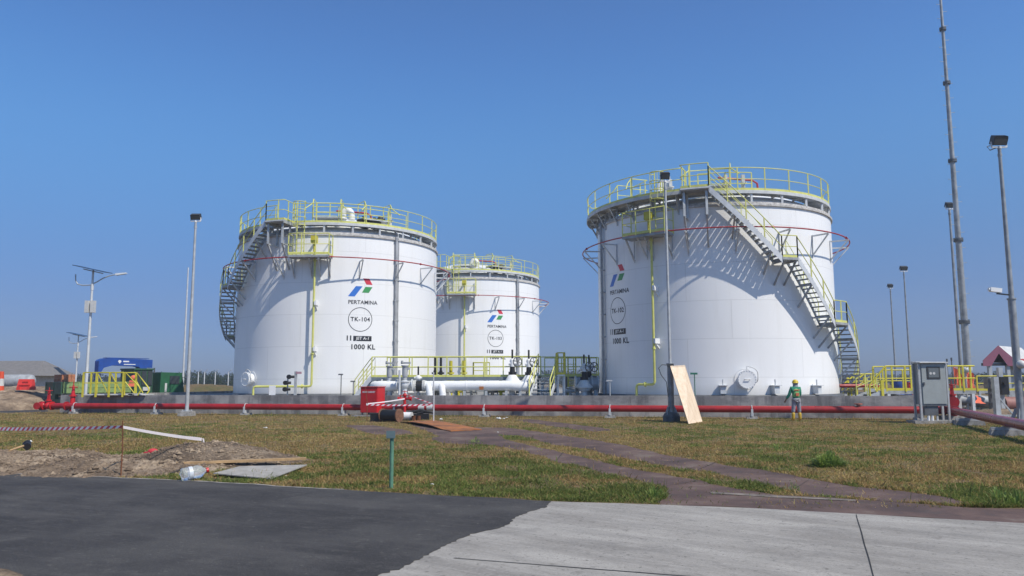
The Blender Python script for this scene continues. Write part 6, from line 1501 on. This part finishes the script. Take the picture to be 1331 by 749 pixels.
J = dict(pel=W_(0, 0, hipz+.02), sp=W_(0, .0, 1.05), ch=W_(-.01, .02, 1.27), nk=W_(0, .03, 1.42), hd=W_(.02, .06, 1.52), tp=W_(.02, .06, 1.60),
    sl=W_(-.17, .02, 1.36), el=W_(-.26, .04, 1.08), wl=W_(-.38, .12, .88), srr=W_(.17, .02, 1.35), er=W_(.21, .08, 1.08), wr=W_(.15, .26, .98),
    hl=W_(-.09, 0, hipz-.03), kl=W_(-.12, .03, .46), al=W_(-.15, -.0, .09), fl=W_(-.155, .14, .05), hr=W_(.09, 0, hipz-.03), kr=W_(.13, .04, .46), ar=W_(.14, .02, .09), fr=W_(.15, .16, .05))
names = list(J); ix = {n: i for i, n in enumerate(names)}
B = [('pel', 'sp'), ('sp', 'ch'), ('ch', 'nk'), ('nk', 'hd'), ('hd', 'tp'), ('ch', 'sl'), ('sl', 'el'), ('el', 'wl'), ('ch', 'srr'), ('srr', 'er'), ('er', 'wr'), ('pel', 'hl'), ('hl', 'kl'), ('kl', 'al'), ('al', 'fl'), ('pel', 'hr'), ('hr', 'kr'), ('kr', 'ar'), ('ar', 'fr')]
RD = dict(pel=(.11, .085), sp=(.10, .08), ch=(.13, .09), nk=.055, hd=.085, tp=.07, sl=.065, el=.045, wl=.032, srr=.065, er=.045, wr=.032, hl=.085, kl=.058, al=.04, fl=.035, hr=.085, kr=.058, ar=.04, fr=.035)
hands = []
body = skinmesh([J[n] for n in names], [(ix[a], ix[b]) for a, b in B], [RD[n] for n in names])
# hands: palm and five fingers, grown as chains rooted in the palm
for wn_, dirn in (('wl', V(-.3, .35, -.88)), ('wr', V(-.1, .8, -.5))):
    w = J[wn_]; d = dirn.normalized(); side = d.cross(V(0, 1, .3)).normalized(); jn = [w-d*.01, w+d*.05, w+d*.09]; bn = [(0, 1), (1, 2)]; rd = [.026, .030, .028]
    for k, ln in enumerate((.065, .075, .07, .055)):
        b0 = w+d*.085+side*(k-1.5)*.021; i0 = len(jn); jn += [b0, b0+d*ln*.5, b0+d*ln*.85+V(0, .012, .004)]; bn += [(2, i0), (i0, i0+1), (i0+1, i0+2)]; rd += [.011, .009, .008]
    i0 = len(jn); jn += [w+d*.04+side*.045, w+d*.075+side*.06]; bn += [(1, i0), (i0, i0+1)]; rd += [.012, .009]
    h = skinmesh(jn, bn, rd, 1); b = len(body.v); body.v += h.v
    for f in h.f: body.f.append(tuple(i+b for i in f)); body.sm.append(True); body.mi.append(0)
# face: nose, ears (the head is turned away from the camera)
hc = W_(.02, .06, 1.545); body.sphere(hc, .092, 16, 12, (.85, 1.0, 1.2)); body.sphere(hc+V(0, .098, -.02), .018, 8, 6, (.8, 1, 1.4)); body.sphere(hc+V(-.08, 0, -.01), .025, 8, 6, (.5, .8, 1.3)); body.sphere(hc+V(.08, 0, -.01), .025, 8, 6, (.5, .8, 1.3))
person = solo(body, 'person', skin, 'worker in green vest, yellow helmet and boots standing at the red pipe, back turned', 'person', (PX, PYy, 0))
def chain(ns, rs, lvl=2, fac=1.0): return skinmesh([J[n] for n in ns], [(i, i+1) for i in range(len(ns)-1)], rs, lvl)
def lerp(a, b, t): return J[a]+(J[b]-J[a])*t
sh_ = skinmesh([W_(0, 0, .86), W_(0, 0, 1.08), J['ch'], W_(0, .02, 1.385), J['sl']+V(-.0, 0, .0), J['el'], lerp('el', 'wl', .85), J['srr'], J['er'], lerp('er', 'wr', .85)], [(0, 1), (1, 2), (2, 3), (2, 4), (4, 5), (5, 6), (2, 7), (7, 8), (8, 9)], [(.165, .125), (.15, .115), (.17, .125), .09, .085, .065, .055, .085, .065, .055])
sh_.build('jacket', paint('jacket_green', (.035, .27, .16), .85, 0, .15, 12), person)
vs = skinmesh([W_(0, -.005, .93), W_(0, -.005, 1.1), W_(-.005, .0, 1.25), W_(0, .01, 1.36)], [(0, 1), (1, 2), (2, 3)], [(.172, .14), (.165, .13), (.172, .138), (.12, .11)])
vs.build('vest', paint('vest_green', (.22, .50, .17), .8, 0, .2, 10), person)
m = MB(); m.box(W_(.02, -.135, 1.10), (.13, .03, .12)); m.box(W_(-.0, -.13, 1.28), (.24, .025, .035)); m.build('vest_patch', paint('patch_orange', (.65, .17, .08), .7), person)
tz = skinmesh([W_(0, 0, .95), J['hl'], J['kl']+V(0, 0, 0), lerp('kl', 'al', .35), J['hr'], J['kr'], lerp('kr', 'ar', .35)], [(0, 1), (1, 2), (2, 3), (0, 4), (4, 5), (5, 6)], [(.15, .12), .105, .08, .075, .105, .08, .075])
tz.build('trousers', paint('trouser_grey', (.32, .32, .38), .9, 0, .2, 12), person)
m = MB(); m.lathe([(.148, -.05), (.160, -.04), (.162, .03), (.150, .045)], 24, c=(PX, PYy, .895)); m.xform(Matrix.Translation((PX, PYy, 0)) @ Matrix.Diagonal((1, .8, 1, 1)) @ Matrix.Translation((-PX, -PYy, 0))); m.box(W_(.10, -.12, .86), (.10, .05, .12)); m.build('belt', paint('belt_grey', (.42, .42, .42), .8), person)
for k in ('l', 'r'):
    bt = skinmesh([lerp('k'+k, 'a'+k, .22), J['a'+k], J['f'+k], ], [(0, 1), (1, 2)], [.085, .062, .05]); bt.build('boot', paint('boot_yellow', (.62, .40, .03), .5), person)
m = MB(); hc2 = W_(.02, .06, 1.575); m.lathe([(.135, 0), (.128, .0), (.122, .03), (.115, .07), (.085, .115), (.04, .135), (0, .14)], 24, c=tuple(hc2)); m.lathe([(.115, -.005), (.155, -.008), (.135, .004)], 24, c=tuple(hc2)); m.build('helmet', paint('helmet_yellow', (.66, .47, .03), .35, 0, .05), person)
m = MB(); m.lathe([(.10, -.10), (.105, -.03), (.118, .0)], 20, c=tuple(hc2)); m.lathe([(.12, -.17), (.10, -.10)], 20, c=tuple(hc2)); m.build('scarf', paint('scarf_grey', (.30, .32, .36), .9), person)

# ------------------------------------------------------------------ far treeline (one mass) and a row of poles
def leafcloud(name, centres, per, size, cols, label, seed=1, kind='stuff'):
    rg = np.random.default_rng(seed); C = np.array(centres); n = len(C)*per
    ci = np.repeat(np.arange(len(C)), per); d = rg.normal(size=(n, 3)); d /= np.linalg.norm(d, axis=1)[:, None]; r = rg.uniform(.35, 1, n)**.5
    P = C[ci, :3]+d*C[ci, 3:6]*r[:, None]; P[:, 2] = np.maximum(P[:, 2], .1)
    a = rg.normal(size=(n, 3)); a /= np.linalg.norm(a, axis=1)[:, None]; b = np.cross(a, rg.normal(size=(n, 3))); b /= np.linalg.norm(b, axis=1)[:, None]
    s = rg.uniform(.5, 1, n)[:, None]*size
    V4 = np.stack([P-a*s, P-b*s*.5, P+a*s, P+b*s*.5], 1).reshape(-1, 3)
    me = bpy.data.meshes.new(name); me.vertices.add(n*4); me.vertices.foreach_set('co', V4.ravel()); me.loops.add(n*4); me.loops.foreach_set('vertex_index', np.arange(n*4)); me.polygons.add(n); me.polygons.foreach_set('loop_start', np.arange(n)*4); me.update(calc_edges=True)
    ct = me.color_attributes.new('col', 'FLOAT_COLOR', 'POINT'); k = rg.integers(0, len(cols), len(C))[ci]; base = np.array(cols)[k]*rg.uniform(.75, 1.3, n)[:, None]
    cc = np.ones((n, 4)); cc[:, :3] = base; ct.data.foreach_set('color', np.repeat(cc, 4, 0).ravel().astype(np.float32))
    me.materials.append(m_attr(name+'_leaves', .7)); o = bpy.data.objects.new(name, me); COL.objects.link(o); o['kind'] = kind; o['label'] = label; return o
cs = []
rn = random.Random(3)
x = -330
while x < 420:
    Y = 330+40*sin(x*.011); h_ = 3.6+2.3*abs(mnoise.noise(V(x*.02, 1, 0)))*2+rn.uniform(-.5, 1.3)
    cs.append((x, Y, h_*.45, rn.uniform(3, 6), 4, h_*.55)); x += rn.uniform(2.2, 4.2)
leafcloud('distant_woods', cs, 170, .8, [(.030, .045, .022), (.040, .055, .025), (.028, .040, .030)], 'dark green line of far trees along the horizon', 5)
cs = []
for px, top, Y in ((252, 484, 170), (262, 482, 175), (274, 481.5, 170), (286, 483, 172), (298, 485, 175), (305, 486, 172), (60, 487, 170), (100, 488.5, 190), (230, 489, 190), (1256, 484, 150), (1275, 483.5, 150), (1300, 482, 145), (1316, 484, 150), (1330, 483, 150), (1345, 482, 150), (1170, 488, 180), (1240, 487, 170), (742, 490, 190)):
    p = at(px, top, Y); h_ = p.z; cs += [(p.x+rn.uniform(-1, 1), Y+rn.uniform(-2, 2), h_*.5, 1.7, 1.6, h_*.5), (p.x+rn.uniform(-1.6, 1.6), Y, h_*.35, 2.2, 1.6, h_*.38)]
leafcloud('far_scrub', cs, 420, .22, [(.035, .055, .024), (.05, .075, .03)], 'bushy scrub beyond the compound on both sides', 6)
# chain fence posts far left
for i, px in enumerate((258, 266, 280, 297)):
    p = at(px, 483.5, 110); m = MB(); m.cyl((p.x, 110, 0), (p.x, 110, p.z), .08, n=8); m.beam((p.x, 110, p.z-.1), (p.x+.5, 109.8, p.z+.35), .06, .06)
    solo(m, 'fence_post', galv_l, ['far fence post seen just right of the floodlight pole', 'second far fence post from the floodlight pole', 'third far fence post, midway to the left tank', 'far fence post nearest the left tank'][i], 'post', (p.x, 110, 0), 'far fence posts')

# ------------------------------------------------------------------ grass
def grass_field():
    rg = np.random.default_rng(2)
    N_ = 1150000
    # denser near the camera
    Y = 10.5+(44-10.5)*rg.uniform(0, 1, N_)**1.55
    Xv = rg.uniform(-1, 1, N_)*(Y*.72+1.2)
    px = Xv; ok = np.ones(N_, bool)
    wy = wallY(Xv); ok &= (Y < wy-.06) | (Xv > 17.9) | ((Xv < -25.5))
    ok &= ~((Xv > 17.9) & (Y > 36+rg.uniform(-1, 1, N_)))
    for poly in paths+[SR]:
        ins = inpoly(Xv, Y, poly); keep = rg.uniform(0, 1, N_) < .012
        ok &= ~ins | keep
    rd = [(p[0], p[1]) for p in er]; ap2 = [G(*p) if False else p for p in e_ap]
    edge = [tuple(p)[:2] for p in er]+[tuple(p)[:2] for p in e_ap[1:]]
    ex = np.array([p[0] for p in edge]); ey = np.array([p[1] for p in edge]); o_ = np.argsort(ex)
    ye = np.interp(Xv, ex[o_], ey[o_]); ok &= Y > ye+.02+.10*vnoise(Xv*4, Y*4, 5)
    for (cx, cy, rx, ry) in piles:
        d = np.sqrt(((Xv-cx)/rx)**2+((Y-cy)/ry)**2); ok &= (d > .86+.35*fbm(Xv*2, Y*2, 3)) | (rg.uniform(0, 1, N_) < .01)
    # in front of piles: bare trodden soil on the far left
    # density patches
    pn = fbm(Xv*.45, Y*.45, 8, 5); bare = fbm(Xv*1.6, Y*1.6, 15, 4)
    ok &= rg.uniform(0, 1, N_) < np.clip(.45+(bare-.34)*3.6, .3, 1)
    Xv = Xv[ok]; Y = Y[ok]; n = len(Xv)
    g1 = fbm(Xv*.33, Y*.33, 21, 5); g2 = fbm(Xv*1.9, Y*1.9, 33, 4)
    # greener near the pavement, drier towards the wall and to the right
    yeN = np.interp(Xv, ex[o_], ey[o_])
    bias = .095*np.exp(-(Y-yeN)/2.2)-.035*(Y > 26)+.02*(Xv > 3)*(Y < 26)
    gp = np.clip(((g1*.5+g2*.5)+bias-.515)/.075, 0, 1)
    for (bx, by) in ((G(1078, 603)), (G(750, 612)), (G(1300, 648)), (G(1290, 650)), (G(1330, 655)), (G(600, 610)), (G(850, 642)), (G(250, 553))):
        d = np.hypot((Xv-bx)/1.0, (Y-by)/1.3); gp = np.clip(gp+np.exp(-(d/.75)**2)*.8, 0, 1)
    isg = rg.uniform(0, 1, n) < gp*.80+.08
    dist = np.hypot(Xv, Y)
    hgt = rg.uniform(.010, .050, n)*(1+.9*(fbm(Xv*3.1, Y*3.1, 41, 3)-.5)*2)*np.where(isg, 1.1, .9); hgt *= 1+np.clip((24-dist)/40, -.2, .25); tall = rg.uniform(0, 1, n) < .012; hgt = np.where(tall, rg.uniform(.07, .17, n), hgt)
    for (bx, by) in ((G(1078, 603)), (G(1300, 652)), (G(1326, 655)), (G(848, 641))):
        d = np.hypot(Xv-bx, Y-by); hgt *= 1+.5*np.exp(-(d/.5)**2)
    wid = (.0030+.00016*dist)*rg.uniform(.7, 1.4, n)
    th = rg.uniform(0, 2*pi, n); ln = rg.uniform(.3, 2.0, n)*np.minimum(hgt*1.1, .05); la = rg.uniform(0, 2*pi, n)
    base = np.stack([Xv, Y, np.full(n, .0)], 1); wv = np.stack([np.cos(th)*wid, np.sin(th)*wid, np.zeros(n)], 1)
    tip = base+np.stack([np.cos(la)*ln, np.sin(la)*ln, hgt], 1); mid = base+np.stack([np.cos(la)*ln*.35, np.sin(la)*ln*.35, hgt*.58], 1)
    VV = np.stack([base-wv, base+wv, mid+wv*.8, tip, mid-wv*.8], 1).reshape(-1, 3)
    me = bpy.data.meshes.new('grass'); me.vertices.add(n*5); me.vertices.foreach_set('co', VV.ravel().astype(np.float32)); me.loops.add(n*5); me.loops.foreach_set('vertex_index', np.arange(n*5).astype(np.int32)); me.polygons.add(n); me.polygons.foreach_set('loop_start', (np.arange(n)*5).astype(np.int32)); me.update(calc_edges=True)
    dry = np.array([(.35, .25, .105), (.31, .205, .085), (.38, .29, .13), (.27, .185, .075), (.30, .26, .085)]); grn = np.array([(.135, .185, .042), (.175, .220, .055), (.105, .145, .035), (.235, .240, .075)])
    dry *= np.array([1.10, 1.07, 1.10]); c = np.where(isg[:, None], grn[rg.integers(0, 4, n)], dry[rg.integers(0, 5, n)])*(.78+.5*fbm(Xv*.7, Y*.7, 77, 4))[:, None]*1.1*rg.uniform(.86, 1.14, n)[:, None]
    cc = np.ones((n, 4), np.float32); cc[:, :3] = c
    ct = me.color_attributes.new('col', 'FLOAT_COLOR', 'POINT'); ct.data.foreach_set('color', np.repeat(cc, 5, 0).ravel())
    me.materials.append(grassm); o = bpy.data.objects.new('grass', me); COL.objects.link(o); o['kind'] = 'stuff'; o['label'] = 'patchy green and straw coloured grass between the road and the wall'
    print('grass blades', n)
grass_field()
# broad leaved weed clumps
weedm, _n, _b = newmat('weed_leaf')
_co = N(_n, 'ShaderNodeTexCoord').outputs['Object']; _t = noisetex(_n, _co, 14, 3, .7); _r = ramp(_n, [(.42, (.15, .24, .05)), (.58, (.32, .40, .10))]); _n.links.new(_t.outputs['Fac'], _r.inputs[0])
_n.links.new(_r.outputs[0], _b.inputs['Base Color']); _b.inputs['Roughness'].default_value = .6
_tr = N(_n, 'ShaderNodeBsdfTranslucent'); _n.links.new(_r.outputs[0], _tr.inputs[0]); _ms = N(_n, 'ShaderNodeMixShader'); _ms.inputs[0].default_value = .45
_n.links.new(_b.outputs[0], _ms.inputs[1]); _n.links.new(_tr.outputs[0], _ms.inputs[2]); _n.links.new(_ms.outputs[0], _n.nodes['Material Output'].inputs[0])
def weed(px, py, s, label, n=90, seed=0):
    a = gnd(px, py); rn = random.Random(seed); m = MB()
    for i in range(n):
        th = rn.uniform(0, 2*pi); r = s*rn.uniform(.1, 1); h_ = s*rn.uniform(.2, 1.0)*(1.15-.8*r/s); d = V(cos(th), sin(th), 0); q = V(-sin(th), cos(th), 0); w = s*.03*rn.uniform(.6, 1.4)
        b = V(a.x, a.y, 0)+d*r*.55; t = V(a.x, a.y, 0)+d*r+V(0, 0, h_*.75); mm_ = (b+t)/2+V(0, 0, h_*.25); m.poly([b, mm_-q*w, t, mm_+q*w])
    solo(m, 'weed_clump', weedm, label, 'plant', (a.x, a.y, 0), 'leafy weed clumps')
weed(1078, 607, .45, 'bushy green weed clump in the dry grass on the right', 800, 1)
weed(852, 648, .26, 'small leafy weed at the corner of slab path and apron', 160, 2)
weed(1300, 655, .34, 'broad leafy weed at the right edge beside the slab path', 90, 3)
weed(1322, 657, .30, 'leafy weed right at the right edge of the picture', 80, 4)
weed(618, 576, .28, 'small dark weed growing on the slab near the rusty plate', 50, 5)
weed(1030, 637, .20, 'thin weed growing in the gap of the slab path', 30, 6)
weed(1010, 587, .3, 'green weed clump in the dry grass left of the bushy one', 50, 7)
# dirt and weeds at the lower left corner of the asphalt
mound('dirt_pile', gnd(-6, 752).x, gnd(0, 752).y, .26, .20, .06, soilm, 'small heap of grit at the lower left corner of the asphalt', 'dirt pile', 51, .02, .02, group='soil heaps by the asphalt', e=.7)
weed(8, 747, .06, 'tiny weed sprouting from the grit at the lower left corner', 30, 8)
for o in list(COL.objects):
    if o.type == 'MESH' and o.data.users == 0: bpy.data.objects.remove(o)

# ------------------------------------------------------------------ haze
m = MB(); m.b2((-420, -30, -1), (480, 460, 46)); hz_ = m.build('haze', [], None); hz_['kind'] = 'stuff'; hz_['label'] = 'thin pale air haze over the whole site'
hm = bpy.data.materials.new('haze'); hm.use_nodes = True; n = hm.node_tree; n.nodes.clear()
ho = n.nodes.new('ShaderNodeOutputMaterial'); pv = n.nodes.new('ShaderNodeVolumePrincipled'); pv.inputs['Density'].default_value = .0010; pv.inputs['Color'].default_value = (.80, .87, .97, 1); pv.inputs['Anisotropy'].default_value = .25
n.links.new(pv.outputs[0], ho.inputs['Volume']); hz_.data.materials.append(hm)
